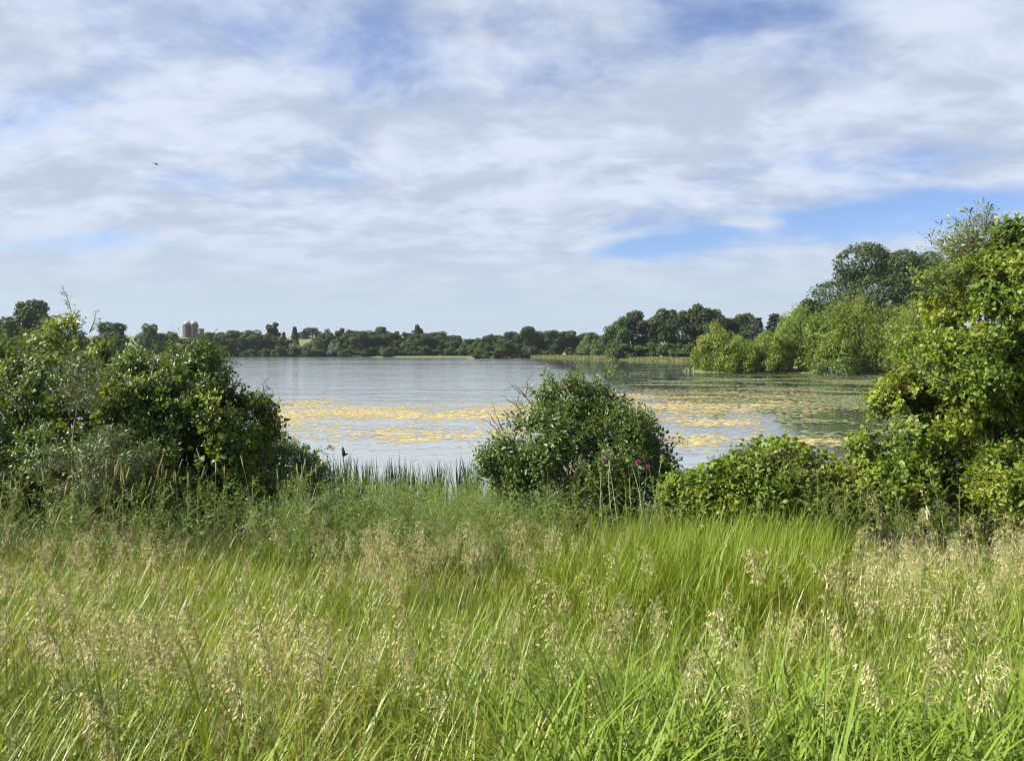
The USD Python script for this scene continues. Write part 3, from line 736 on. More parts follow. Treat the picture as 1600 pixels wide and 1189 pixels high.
bush('grey_leaved_shrub', 'slender grey-green sapling standing in front of the peaked shrub', 'shrub',
     [(128, 610, 9.4, 20, 42, .16), (120, 745, 8.8, 70, 34, .35), (185, 725, 8.9, 44, 40, .3)], [NA(.05, 'olive', 1)], 330, 24, 0, gap=.34,
     shoots=[(125, 600, 9.3, 112, 566, 9.3, 12, 0, .7), (140, 620, 9.2, 158, 580, 9.2, 10, 0, .7)], stems=3)

# the shrub in the middle
mid, ML, mbase = bush('shrub', 'pyramid-shaped green shrub in the middle of the shore with bare twigs on its left', 'shrub',
     [(880, 632, 9.6, 46, 52, .42), (862, 694, 9.4, 78, 60, .6), (960, 688, 9.4, 62, 58, .55), (795, 725, 9.2, 50, 40, .42), (1020, 722, 9.3, 48, 36, .4), (905, 728, 9.1, 130, 44, .6), (925, 648, 9.6, 46, 44, .42), (890, 770, 10.0, 125, 46, .4), (990, 768, 9.9, 80, 40, .4)],
     [OV(.054, 'dogwood', 1.0, 12)], 2300, 25, 160, gap=.50, lump=.85, ragged=.08,
     shoots=[(905, 640, 9.5, 952, 572, 9.5, 11, 0, .75), (930, 640, 9.5, 948, 590, 9.5, 8, 0, .8), (870, 610, 9.6, 858, 580, 9.6, 7, 0, .75), (880, 610, 9.6, 902, 575, 9.6, 8, 0, .75), (950, 600, 9.5, 966, 570, 9.5, 6, 0, .7), (1040, 710, 9.3, 1062, 690, 9.3, 6, 0, .7)], stems=7)
g_ = np.random.default_rng(31)
for path in [[(845, 660, 9.4), (822, 620, 9.4), (805, 600, 9.4), (788, 610, 9.4)], [(822, 620, 9.4), (824, 596, 9.4), (836, 578, 9.4)], [(822, 620, 9.4), (810, 612, 9.4), (796, 600, 9.4)], [(850, 645, 9.4), (838, 620, 9.4), (826, 604, 9.4)],
             [(820, 652, 9.3), (806, 632, 9.3), (790, 622, 9.3), (782, 618, 9.3)], [(806, 632, 9.3), (812, 612, 9.3)], [(818, 652, 9.3), (800, 651, 9.3), (780, 645, 9.3)], [(783, 675, 9.2), (770, 655, 9.2), (762, 645, 9.2)], [(778, 675, 9.2), (765, 660, 9.2), (752, 655, 9.2)],
             [(785, 672, 9.2), (775, 650, 9.2), (770, 634, 9.2)], [(880, 600, 9.3), (895, 625, 9.2), (905, 650, 9.2)], [(850, 650, 9.4), (846, 630, 9.4), (848, 600, 9.4)]]:
    p = np.array([pw(*q) for q in path]); p = np.vstack([np.column_stack([np.interp(np.linspace(0, 1, 9), np.linspace(0, 1, len(p)), p[:, j]) for j in range(3)])]) + g_.normal(0, .006, (9, 3))
    part(mid, 'bare_twig', tube(p - mbase, np.linspace(.008, .0025, 9), 5), M['twig'])

# vine mound and the right thicket
bush('vine_mound', 'low rounded mound of bright yellow-green vine leaves between middle shrub and right thicket', 'shrub',
     [(1195, 764, 8.6, 105, 48, .55), (1120, 782, 8.4, 48, 40, .4), (1262, 762, 8.7, 54, 42, .45), (1205, 742, 8.8, 66, 30, .4), (1075, 795, 8.3, 32, 30, .3), (1310, 782, 8.5, 44, 40, .35), (1190, 795, 8.3, 110, 36, .4)],
     [GR(.042, 'grape', 1.0, 9)], 2900, 26, 200, gap=.34, lump=.36, stems=4, up=.6)
bush('vine_thicket', 'tall thicket at the right edge smothered in yellow-green vine leaves', 'shrub',
     [(1538, 498, 9.0, 98, 88, .75), (1500, 590, 8.8, 92, 95, .8), (1640, 540, 9.0, 130, 130, .9), (1445, 655, 8.7, 82, 70, .6), (1580, 660, 9.3, 110, 90, .7), (1398, 708, 8.5, 62, 56, .45), (1478, 462, 9.1, 42, 40, .4), (1690, 650, 8.8, 110, 130, .8), (1565, 440, 9.1, 60, 34, .45), (1470, 745, 8.6, 90, 50, .5), (1560, 750, 8.9, 90, 60, .5), (1400, 765, 8.4, 60, 40, .4)],
     [GR(.040, 'grape', .6, 9), OV(.038, 'grape_dark', .4, 13)], 5000, 27, 260, gap=.50, lump=.7, ragged=.06, stems=8, up=.5,
     shoots=[(1420, 520, 8.8, 1398, 547, 8.7, 6, 0, .8), (1430, 610, 8.6, 1385, 600, 8.6, 7, 0, .7), (1440, 440, 9, 1428, 425, 9, 5, 0, .6), (1380, 660, 8.5, 1352, 640, 8.5, 6, 0, .7)])
bush('grey_leaved_shrub', 'thin grey-leaved shoots standing up behind the top of the right thicket', 'shrub',
     [(1540, 400, 9.6, 46, 26, .3), (1530, 375, 9.6, 24, 22, .2), (1492, 392, 9.5, 16, 12, .15)], [NA(.062, 'olive', 1, 12)], 170, 28, 0, gap=.25, stems=3,
     shoots=[(1535, 390, 9.6, 1545, 333, 9.6, 15, 0, .75), (1500, 400, 9.5, 1480, 370, 9.5, 8, 0, .7), (1550, 390, 9.6, 1556, 350, 9.6, 10, 0, .7), (1520, 400, 9.6, 1522, 372, 9.6, 6, 0, .7)])
bush('sapling', 'broad-leaved dark green sapling top at the right edge above the vine thicket', 'shrub',
     [(1592, 385, 9.3, 28, 24, .25), (1610, 420, 9.3, 40, 34, .3)], [OV(.085, 'grape_dark', 1, 9)], 120, 29, 20, gap=.2, stems=2, leaf_kind='oval',
     shoots=[(1580, 390, 9.3, 1578, 352, 9.3, 7, 0, .9), (1600, 380, 9.3, 1600, 345, 9.3, 7, 0, .9), (1575, 395, 9.3, 1556, 372, 9.3, 5, 0, .8)])
bush('low_shrub', 'bright yellow-green bush in the lower right corner of the right thicket', 'shrub',
     [(1580, 745, 7.6, 52, 36, .35), (1620, 765, 7.4, 60, 40, .35)], [OV(.05, 'grape', 1, 13)], 700, 30, 40, gap=.34, stems=3)

# ---------------------------------------------------------------- grasses and weeds (uncountable: stuff)
def clump(seed, n, rad, Lr, wr, lean=(0, .35), curl=(.2, 1.3), nseg=4):
    g = np.random.default_rng(seed); a = g.uniform(0, 2 * PI, n); r = rad * np.sqrt(g.uniform(0, 1, n))
    b = np.column_stack([np.cos(a) * r, np.sin(a) * r, np.full(n, -.03)])
    return blades(b, g.uniform(0, 2 * PI, n), g.uniform(*Lr, n), g.uniform(*wr, n), g.uniform(*lean, n), g.uniform(*curl, n), nseg)


def panicle(seed, H, size=.20, n=52, droop=1.0, spk=.017):
    """A brome-like flowering stem: a thin culm and a nodding panicle of flat spikelets on hair-thin branches. Returns (culm, spikelets)."""
    g = np.random.default_rng(seed); az = g.uniform(0, 2 * PI); dirn = np.array([math.cos(az), math.sin(az), 0])
    t = np.linspace(0, 1, 8); bow = .10 * H * t ** 3
    culm = np.column_stack([dirn[0] * bow, dirn[1] * bow, H * t * (1 - .02 * t)])
    tubes = [tube(culm, np.linspace(.0016, .0008, 8), 3)]; P, X, N = [], [], []
    for k in range(n):
        u = 1 - size / H * g.uniform(0, 1) ** .9; p = np.array([np.interp(u, t, culm[:, j]) for j in range(3)])
        L = size * g.uniform(.06, .30) * (1.25 - (1 - u) * H / size * .4); a = az + g.normal(0, .9)
        q1 = p + L * np.array([math.cos(a) * .8, math.sin(a) * .8, .45]); q2 = q1 + L * .5 * np.array([math.cos(a) * .7, math.sin(a) * .7, -.5 * droop])
        if k % 2 == 0: tubes.append(tube([p, q1, q2], [.0011, .0009, .0007], 3))
        d = unit(np.array([math.cos(a) * .6, math.sin(a) * .6, -.75 * droop]) + g.normal(size=3) * .35); P.append(q2); X.append(d); N.append(g.normal(size=3))
    v = np.array([(0, 0, 0), (.35, .13, .03), (.35, -.13, .03), (.7, .10, .0), (.7, -.10, .0), (1.05, 0, 0)]); f = np.array([(0, 1, 2), (1, 3, 2), (2, 3, 4), (3, 5, 4)])
    return cat_meshes(tubes), put((v, f), np.array(P), np.array(X), np.array(N), spk * g.uniform(.75, 1.3, n))


def spike(seed, H, head=.11, r=.0048, bow=.20):
    """A dry stalk with a narrow cylindrical head."""
    g = np.random.default_rng(seed); az = g.uniform(0, 2 * PI); t = np.linspace(0, 1, 8); b = H * g.uniform(.3, 1) * bow * t ** 2
    culm = np.column_stack([np.cos(az) * b, np.sin(az) * b, H * t]); tubes = tube(culm, np.linspace(.0022, .0012, 8), 4)
    u = np.linspace(1 - head / H, 1, 6); hp = np.column_stack([np.interp(u, t, culm[:, j]) for j in range(3)]); hd = tube(hp, r * np.array([.3, .9, 1, .9, .65, .15]), 6)
    n = 40; k = g.uniform(0, 1, n); p = np.column_stack([np.interp(k, np.linspace(0, 1, 6), hp[:, j]) for j in range(3)]); d = unit(np.column_stack([g.normal(size=n), g.normal(size=n), np.full(n, 1.3)]))
    v = np.array([(0, .12, 0), (0, -.12, 0), (1, 0, 0)]); br = put((v, np.array([(0, 1, 2)])), p, d, g.normal(size=(n, 3)), .016)
    leaf = blades(np.column_stack([np.zeros(3), np.zeros(3), H * np.array([.2, .4, .6])]), g.uniform(0, 2 * PI, 3), g.uniform(.14, .28, 3), g.uniform(.004, .007, 3), g.uniform(.2, .6, 3), g.uniform(.5, 1.6, 3), 4)
    return cat_meshes([tubes, leaf]), cat_meshes([hd, br])


def weed(seed, H, n=26, size=.055):
    g = np.random.default_rng(seed); c = bend((0, 0, -.03), (g.normal(0, .06), g.normal(0, .06), H), .04, 8, g); t = np.linspace(.12, 1, n) ** .9
    P = np.column_stack([np.interp(t, np.linspace(0, 1, 8), c[:, j]) for j in range(3)]); a = np.arange(n) * 2.4 + g.uniform(0, .6, n)
    X = np.column_stack([np.cos(a), np.sin(a), .15 + .7 * t]); N = np.column_stack([-np.cos(a) * .5, -np.sin(a) * .5, np.ones(n)]) + g.normal(size=(n, 3)) * .3
    tubes, allP, allX, allN, allS = [tube(c, np.linspace(.0035, .0015, 8), 4)], [P], [X], [N], [size * (1.35 - .8 * t) * g.uniform(.7, 1.3, n)]
    for k in range(6):       # side branches near the top
        u = .42 + .09 * k; p = np.array([np.interp(u, np.linspace(0, 1, 8), c[:, j]) for j in range(3)]); b = k * 2.4; L = g.uniform(.12, .26) * (1.3 - u * .6)
        br = bend(p, p + L * np.array([math.cos(b) * .75, math.sin(b) * .75, .75]), .08, 5, g); tubes.append(tube(br, np.linspace(.002, .001, 5), 3)); m = 11; v = np.linspace(.15, 1, m)
        q = np.column_stack([np.interp(v, np.linspace(0, 1, 5), br[:, j]) for j in range(3)]); a2 = np.arange(m) * 2.4 + b
        allP.append(q); allX.append(np.column_stack([np.cos(a2), np.sin(a2), .3 + 0 * v])); allN.append(np.column_stack([-np.cos(a2) * .4, -np.sin(a2) * .4, 1 + 0 * v]) + g.normal(size=(m, 3)) * .3); allS.append(size * .75 * g.uniform(.6, 1.2, m))
    return put(leaf_shape('narrow'), np.vstack(allP), np.vstack(allX), np.vstack(allN), np.concatenate(allS), 1.5), cat_meshes(tubes)


def ground_px(x, y): return 800 + 1209 * x / y


def scatter(n, y0, y1, dens, seed, half=.70, extra=.7):
    """n points on the bank between y0 and y1 inside the view (and a little beyond), thinned by dens(x, y, px)."""
    g = np.random.default_rng(seed); m = n * 6
    y = np.sqrt(g.uniform((y0 + .5) ** 2, (y1 + .5) ** 2, m)) - .5; x = g.uniform(-1, 1, m) * (half * y + extra)
    keep = g.uniform(0, 1, m) < dens(x, y, ground_px(x, y)); x, y = x[keep][:n], y[keep][:n]
    return np.column_stack([x, y, height(x, y)])


def n2(x, y, s, seed): return meshkit.fbm(np.stack([x * s, y * s, 0 * x], -1), 3, seed)


def yaw(n, seed, tilt=.06):
    from scipy.spatial.transform import Rotation
    g = np.random.default_rng(seed)
    qx = (Rotation.from_rotvec(np.column_stack([g.normal(0, tilt, n), g.normal(0, tilt, n), np.zeros(n)])) * Rotation.from_euler('z', g.uniform(0, 360, n), degrees=True)).as_quat()
    return qx[:, [3, 0, 1, 2]]


def grassland(name, label, protos, P, seed, scale=(.8, 1.2), smod=None, tilt=.06):
    g = np.random.default_rng(seed + 1000); S = g.uniform(*scale, len(P)) * np.where(g.uniform(0, 1, len(P)) < .25, .7, 1.0) * (1 if smod is None else smod)
    return instancer(f'/World/{name}', protos, P, yaw(len(P), seed, tilt), S, g.integers(0, len(protos), len(P)), dict(kind='stuff', label=label, category='grass'))


box01 = lambda v, a, b, s: np.clip((v - a) / s + .5, 0, 1) * np.clip((b - v) / s + .5, 0, 1)
lush_zone = lambda x, y, px: box01(px + 160 * (n2(x, y, .8, 33) - .5), 960, 1290, 150) * box01(y + 1.6 * (n2(x, y, .9, 34) - .5), 5.6, 8.1, 1.2)
weed_zone = lambda x, y, px: box01(px, 400, 900, 90) * box01(y, 7.2, 13.5, .6)
dry_zone = lambda x, y, px: box01(px, -80, 470, 60) * box01(y, 6.6, 9.2, .5)

# short green grass everywhere on the bank
P = scatter(8200, 1.35, 14.6, lambda x, y, px: np.clip(1.25 - .075 * y, .22, 1), 51)
tall = .76 + .50 * n2(P[:, 0], P[:, 1], .55, 5)
grassland('meadow_grass', 'knee-high green grass covering the bank', [[('blades', clump(300 + k, 27, .17, (.20, .62), (.0040, .0095), (0, .65), (.3, 2.1)), M['grass'])] for k in range(8)], P, 52, (.8, 1.15), tall)
P = scatter(2600, 1.5, 13.5, lambda x, y, px: .5 + 0 * x, 57)
grassland('meadow_grass_dry', 'dry pale blades among the green grass of the bank', [[('blades', clump(340 + k, 9, .16, (.25, .6), (.002, .0045), (0, .9), (.3, 2.2)), M['straw'])] for k in range(4)], P, 58)
# broad bright blades in the right foreground
P = scatter(900, 1.35, 3.6, lambda x, y, px: np.clip((px - 620) / 400, 0.05, 1) * (n2(x, y, 1.2, 8) > .42), 53)
grassland('broad_grass', 'broad arching grass blades in the right foreground', [[('blades', clump(360 + k, 9, .10, (.40, .85), (.008, .014), (.05, .5), (.5, 1.7), 6), M['broad'])] for k in range(6)], P, 54)
# lush upright stand
P = scatter(1500, 5.3, 8.6, lush_zone, 55)
grassland('lush_grass', 'tall lush upright grass in front of the vine mound', [[('blades', clump(380 + k, 26, .17, (.38, .92), (.006, .012), (0, .45), (.1, 1.5)), M['lush'])] for k in range(6)], P, 56, (.85, 1.1))
# tan flowering heads
tan = lambda x, y, px: np.clip(3.4 * (n2(x, y, .9, 11) - .40), 0, 1) * np.clip(box01(px, -200, 560, 160) * box01(y, 1.75, 4.4, .7) + .55 * box01(px, 330, 985, 140) * box01(y, 3.0, 6.6, .8) + .35 * box01(px, -200, 400, 120) * box01(y, 4, 7, .6) + .40 * box01(px, 1330, 1750, 80) * box01(y, 4.6, 7.4, .6) + .06, 0, 1) * (1 - lush_zone(x, y, px))
P = scatter(1150, 1.7, 8.0, tan, 59)
pr = []
for k in range(7):
    cu, sp = panicle(400 + k, .66 + .03 * k, .19, 64); pr.append([('culm', cu, M['stalk']), ('spikelets', sp, M['straw'])])
grassland('tan_seed_grass', 'nodding tan seed heads of flowering grass over the green blades', pr, P, 60, (.85, 1.15), None, .10)
# small-leaved green weeds
P = scatter(2700, 7.0, 14.2, lambda x, y, px: weed_zone(x, y, px) + .8 * (y > 7.5) * (y < 10.5), 61)
pr = []
for k in range(6):
    lv, st = weed(420 + k, .80 + .05 * k); pr.append([('leaves', lv, M['weed']), ('stem', st, M['stalk'])])
o = grassland('leafy_weeds', 'dense small-leaved green weeds between the grass and the cattails', pr, P, 62, (.62, 1.2), np.where((P[:, 1] > 10.2), .78, 1.0)); setd(o, category='weeds')
# dry undergrowth: pale stalks and twigs at the feet of the shrubs
def litter(seed):
    g = np.random.default_rng(seed); ms = []
    for k in range(9):
        a, L, e = g.uniform(0, 2 * PI), g.uniform(.25, .6), g.uniform(.2, 1.4); p = np.array([g.normal(0, .15), g.normal(0, .15), 0])
        ms.append(tube(bend(p, p + L * np.array([math.cos(a) * math.cos(e), math.sin(a) * math.cos(e), math.sin(e)]), .12, 4, g), [.003, .0025, .002, .001], 3))
    return cat_meshes(ms)
foot = lambda x, y, px: (box01(px, 740, 1060, 50) * box01(y, 8.2, 9.8, .3) + box01(px, 1040, 1340, 40) * box01(y, 7.7, 8.8, .3) * .6 + box01(px, 1330, 1520, 40) * box01(y, 7.5, 9.2, .3) + box01(px, -60, 480, 50) * box01(y, 8.5, 10.2, .4) * .5)
P = scatter(1300, 7.2, 10.6, foot, 63)
o = grassland('dead_stems', 'tangle of dry grey stems at the feet of the shrubs', [[('stems', litter(440 + k), M['dead'])] for k in range(5)], P, 64, (.7, 1.2)); setd(o, category='dead stems')

# ---------------------------------------------------------------- single plants
# dry stalks with pale heads before the left thicket
stalks = []
g_ = np.random.default_rng(71)
def stand_of_stalks():
    for k in range(70):
        px = g_.uniform(-30, 500); y = g_.uniform(7.2, 9.6); x = (px - 800) / 1209 * y; loc = (x, y, zat(x, y)); H0 = [1.18, 1.05, 1.28, 1.12, .98][k % 5]
        target = np.interp(px, [0, 150, 300, 420, 500], [755, 748, 735, 735, 745]) + g_.normal(0, 20); H = pw(px, target, y)[2] - loc[2]; H = min(max(H, .6), 1.7); s = H / H0
        wh = 'at the left picture edge' if px < 90 else 'before the peaked thicket shrub' if px < 215 else 'before the rounded thicket shrub' if px < 370 else 'before the low shrub right of the thicket'; lab = 'dry grass stalk with a pale narrow head ' + wh; gp = 'dry stalks ' + wh
        if k < 5:
            t = thing('grass_stalk', lab, 'grass stalk', loc, 0, None, gp); st, hd = spike(500 + k, H0)
            part(t, 'stem', st, M['stalk']); part(t, 'seed_head', hd, M['straw']); x_ = UsdGeom.Xformable(t); x_.AddRotateZOp().Set(float(g_.uniform(0, 360))); x_.AddScaleOp().Set(Gf.Vec3f(s, s, s)); stalks.append(t)
        else: copy_of(stalks[k % 5], loc, g_.uniform(0, 360), (s, s, s), lab, gp)
stand_of_stalks()


def cattails():
    protos = []
    for k in range(90):
        px = g_.uniform(495, 752); dens = .5 + .5 * meshkit.noise(np.array([px * .03, 0, 0]), 5)
        y = g_.uniform(13.2, 15.6); x = (px - 800) / 1209 * y; z = max(zat(x, y), -.25); loc = (x, y, z)
        top = -3 + np.interp(px, [495, 530, 545, 565, 600, 612, 628, 650, 665, 690, 715, 735, 752], [722, 700, 700, 706, 712, 697, 700, 722, 722, 702, 704, 702, 716]) + abs(g_.normal(0, 7)); H = pw(px, top, y)[2] - z; s = H / 1.75
        wh = 'beside the low dark shrub on the left' if px < 580 else 'in the middle of the gap between the shrubs' if px < 670 else 'close to the left of the middle shrub'; lab = 'slim dark-leaved cattail at the water edge ' + wh; gp = 'cattails ' + wh
        if k < 5:
            g = np.random.default_rng(600 + k); t = thing('cattail', lab, 'cattail', loc, 0, (s, s, s), gp)
            for j in range(7):
                a = g.uniform(0, 2 * PI); b = np.array([[math.cos(a) * .03, math.sin(a) * .03, -.05]])
                part(t, 'leaf', blades(b, np.array([a]), np.array([g.uniform(1.2, 1.8)]), np.array([g.uniform(.022, .040)]), np.array([g.uniform(.02, .16)]), np.array([g.uniform(.02, .6)]), 6), M['cattail'])
            protos.append(t)
        else: copy_of(protos[k % 5], loc, g_.uniform(0, 360), (s, s, s), lab, gp)
cattails()


def thistles():
    M['thistle'] = leaf_mat('thistle_flower', (.36, .06, .27), (.50, .13, .38), .25, .6, .2, (1.2, .8, 1.2))
    M['thistle_faded'] = leaf_mat('faded_thistle_flower', (.30, .12, .13), (.42, .22, .20), .2, .7, .2, (1, .9, .9))
    M['thistle_stem'] = plain('thistle_stem', (.22, .26, .13), .7, .2, 20.0)
    M['bract'] = leaf_mat('thistle_bract', (.14, .20, .07), (.24, .28, .12), .1, .6, .3)
    for px, py, bx, by, kind, label in [
        (949.5, 714, 972, 770, 'flower', 'purple thistle flower nodding to the left, upper left of the group'), (954.5, 710, 980, 765, 'bud', 'round green thistle bud just above the leftmost purple flower'),
        (939, 733, 962, 790, 'faded', 'faded brownish pink thistle flower on the far left of the group'), (981, 720, 980, 775, 'bud', 'small thistle bud on an upright stem left of the brightest flower'),
        (996.5, 724, 994, 790, 'bright', 'brightest purple thistle flower, largest of the group'), (987, 727, 993, 780, 'bud', 'pale thistle bud close to the left of the brightest flower'),
        (1011, 731, 1010, 792, 'flower', 'pink thistle flower just right of the brightest one'), (1035, 714, 1031, 770, 'faded', 'dark red thistle flower on the far right of the group')]:
        g = np.random.default_rng(int(px)); y = 8.1; h = pw(px, py, y); x0 = (bx - 800) / 1209 * y; b = np.array([x0, y + .05, zat(x0, y)])
        t = thing('thistle', label, 'thistle', b); p = bend((0, 0, 0), h - b, .04, 9, g); d = unit(p[-1] - p[-2]); d = unit(d + np.array([-.8, -.3, -.2]) if kind == 'flower' and px < 960 else d + np.array([0, -.3, 0]))
        part(t, 'stem', tube(p, np.linspace(.006, .0032, 9), 6), M['thistle_stem'])
        r = .019 if kind != 'bud' else .017
        s = trimesh.creation.icosphere(2, r); head = part(t, 'flower_head', (np.array(s.vertices) * [1, 1, .9] + p[-1], np.array(s.faces)), M['bract'], True)
        n = 60; dd = rand_dirs(n, g); dd = dd[dd @ d < .55]; part(head, 'bracts', put(leaf_shape('narrow'), p[-1] + dd * r * .8, unit(dd + d * .6), rand_dirs(len(dd), g), .022), M['bract'])
        if kind != 'bud':
            n = 150; q = unit(d + g.normal(size=(n, 3)) * .55); w = 1.15 if kind == 'bright' else (.75 if kind == 'faded' else 1.0)
            part(head, 'petals', put(leaf_shape('narrow'), p[-1] + q * r * .5, q, rand_dirs(n, g), .026 * w * g.uniform(.8, 1.15, n), .7), M['thistle_faded' if kind == 'faded' else 'thistle'])
        for j in range(7):
            u = .12 + .09 * j; pp = np.array([np.interp(u, np.linspace(0, 1, 9), p[:, k]) for k in range(3)]); a = j * 2.4
            part(t, 'leaf', put(leaf_shape('oval'), pp, np.array([math.cos(a), math.sin(a), .3]), np.array([-.3 * math.cos(a), -.3 * math.sin(a), 1]), .13 - .012 * j, .7), M['bract'])
thistles()


def foreground_heads():
    """The seed heads that stand out one by one in the foreground."""
    for i, (px, py, y, sz, label) in enumerate([
        (1165, 1100, 2.15, .26, 'large straw-coloured seed head low in the foreground, right of centre'), (1430, 1000, 2.7, .26, 'big drooping tan seed head on the right, with wind-swept bristles'), (1432, 1060, 2.5, .22, 'straw seed head directly below the big drooping tan one'),
        (1338, 990, 2.8, .16, 'small hanging seed head left of the big drooping tan one'), (1395, 1080, 2.4, .15, 'slim pale seed head left below the big drooping tan one'), (1500, 1010, 2.7, .16, 'short tan seed head right of the big drooping one'),
        (1030, 1060, 2.5, .17, 'bent straw seed head in the middle of the foreground'), (1350, 905, 3.6, .26, 'broad pyramid-shaped tan seed head on the right meadow'), (1200, 885, 4.0, .20, 'upright tan seed head on the lush grass edge'),
        (1525, 1055, 2.4, .2, 'loose pale seed head near the right edge of the foreground'), (1560, 965, 2.9, .24, 'feathery straw seed head leaning at the right edge'), (1150, 985, 2.9, .18, 'tan seed head in the green foreground left of the tall thin stem'),
        (490, 1040, 2.5, .26, 'spreading straw seed head in the left foreground'), (640, 1045, 2.5, .2, 'tan seed head left of centre above bright green grass'), (180, 1130, 2.1, .2, 'tan seed head at the bottom left')]):
        top = pw(px, py - sz * .5 / y * 1209, y); b = np.array([top[0] + .04, y + .03, zat(top[0], y)]); H = max(.45, top[2] - b[2]); s = H / .75
        t = thing('seed_head_grass', label, 'grass stem', b); cu, sp = panicle(700 + i, H, sz, 150, 1.3, .016)
        part(t, 'stem', cu, M['stalk']); part(t, 'spikelets', sp, M['straw'])
    b = np.array([(1296 - 800) / 1209 * 2.3, 2.3, 0]); b[2] = zat(b[0], b[1]); tp = pw(1293, 890, 2.3)
    t = thing('tall_stem', 'single tall thin dark green stem rising through the right foreground', 'grass stem', b)
    part(t, 'stem', tube(bend((0, 0, 0), tp - b, .01, 8), np.linspace(.0022, .0014, 8), 5), M['weed'])
    part(t, 'seed_head', spike(777, .5, .12, .005)[1] if False else put(leaf_shape('narrow'), np.repeat((tp - b)[None], 14, 0) - np.outer(np.linspace(0, .1, 14), [0, 0, 1]), unit(np.random.default_rng(3).normal(size=(14, 3)) + [0, 0, 1.6]), rand_dirs(14), .03), M['straw'])
foreground_heads()


def dead_branch():
    y = 7.9; b = pw(1447, 808, y); b[2] = min(b[2], zat(b[0], y) + .2); t = thing('dead_branch', 'pale forked dead branch leaning against the foot of the right thicket', 'branch', b)
    p = [pw(*q) - b for q in [(1449, 812, 7.8), (1447, 790, 7.9), (1441, 772, 8.0), (1435, 756, 8.1)]]
    part(t, 'limb', tube(p, [.010, .009, .007, .005], 6), M['dead']); part(t, 'limb', tube([p[2], pw(1444, 748, 8.15) - b], [.006, .003], 5), M['dead']); part(t, 'limb', tube([p[1], pw(1453, 806, 7.7) - b], [.006, .004], 5), M['dead'])
dead_branch()

# ---------------------------------------------------------------- on the water: algae and lily pads (uncountable)
def algae():
    g = np.random.default_rng(81); n = 620000; py = g.uniform(600, 712, n); px = g.uniform(380, 1420, n); y = EYE / ((py - 548) / 1209); x = (px - 800) / 1209 * y
    keep = g.uniform(0, 1, n) < (y / 60) ** 2 * .35; px, py, x, y = px[keep], py[keep], x[keep], y[keep]
    def band(x0, y0, x1, y1, w, a):
        yy = np.interp(px, [x0, x1], [y0, y1]); return a * np.exp(-((py - yy) / w) ** 2) * np.clip((px - x0) / 40 + .5, 0, 1) * np.clip((x1 - px) / 40 + .5, 0, 1)
    d = (band(430, 632, 530, 630, 5, .9) + band(420, 648, 560, 643, 6, .8) + band(440, 659, 510, 657, 5, .9) + band(540, 649, 660, 647, 6, .9) + band(560, 640, 700, 636, 4, .5) + band(620, 655, 760, 649, 6, .95) + band(700, 647, 860, 638, 7, .9)
         + band(590, 668, 700, 664, 4, .45) + band(560, 680, 620, 676, 4, .55) + band(600, 682, 760, 675, 5, .75) + band(620, 690, 700, 685, 4, .6) + band(700, 682, 830, 676, 5, .6) + band(420, 672, 560, 668, 14, .22) + band(500, 662, 860, 656, 22, .16)
         + band(960, 616, 1280, 622, 6, .85) + band(980, 630, 1290, 636, 7, 1.0) + band(960, 650, 1260, 648, 14, .22) + band(1080, 663, 1190, 660, 5, .55) + band(1040, 672, 1200, 680, 14, .25) + band(1240, 688, 1350, 690, 6, .7) + band(1060, 690, 1120, 688, 8, .6))
    nz = meshkit.fbm(np.stack([x * .22, y * .30, 0 * x], -1), 4, 7); keep = g.uniform(0, 1, len(x)) < np.clip(d * (nz * 4.0 - .85), 0, 1); x, y = x[keep], y[keep]; n = len(x)
    m = min(n, 40000); x, y = x[:m], y[:m]; n = m
    k = 6; a = np.arange(k) * 2 * PI / k; rad = g.uniform(.03, .12, n)[:, None] * g.uniform(.55, 1.2, (n, k)); st = g.uniform(1.0, 1.9, n)[:, None]
    vx, vy = x[:, None] + np.cos(a) * rad * st, y[:, None] + np.sin(a) * rad; z = np.full((n, 1), .006) + g.uniform(0, .004, (n, 1))
    v = np.concatenate([np.stack([x[:, None], y[:, None], z + .002], -1), np.stack([vx, vy, np.repeat(z, k, 1)], -1)], 1).reshape(-1, 3)
    f = np.stack([np.zeros(k, int), 1 + np.arange(k), 1 + (np.arange(k) + 1) % k], 1)
    o = usdkit.mesh(stage, '/World/algae', (v, (f[None] + (np.arange(n) * (k + 1))[:, None, None]).reshape(-1, 3)), M['algae']); setd(o.GetPrim(), kind='stuff', label='orange-yellow mats of algae scum drifting in bands on the lake', category='algae')


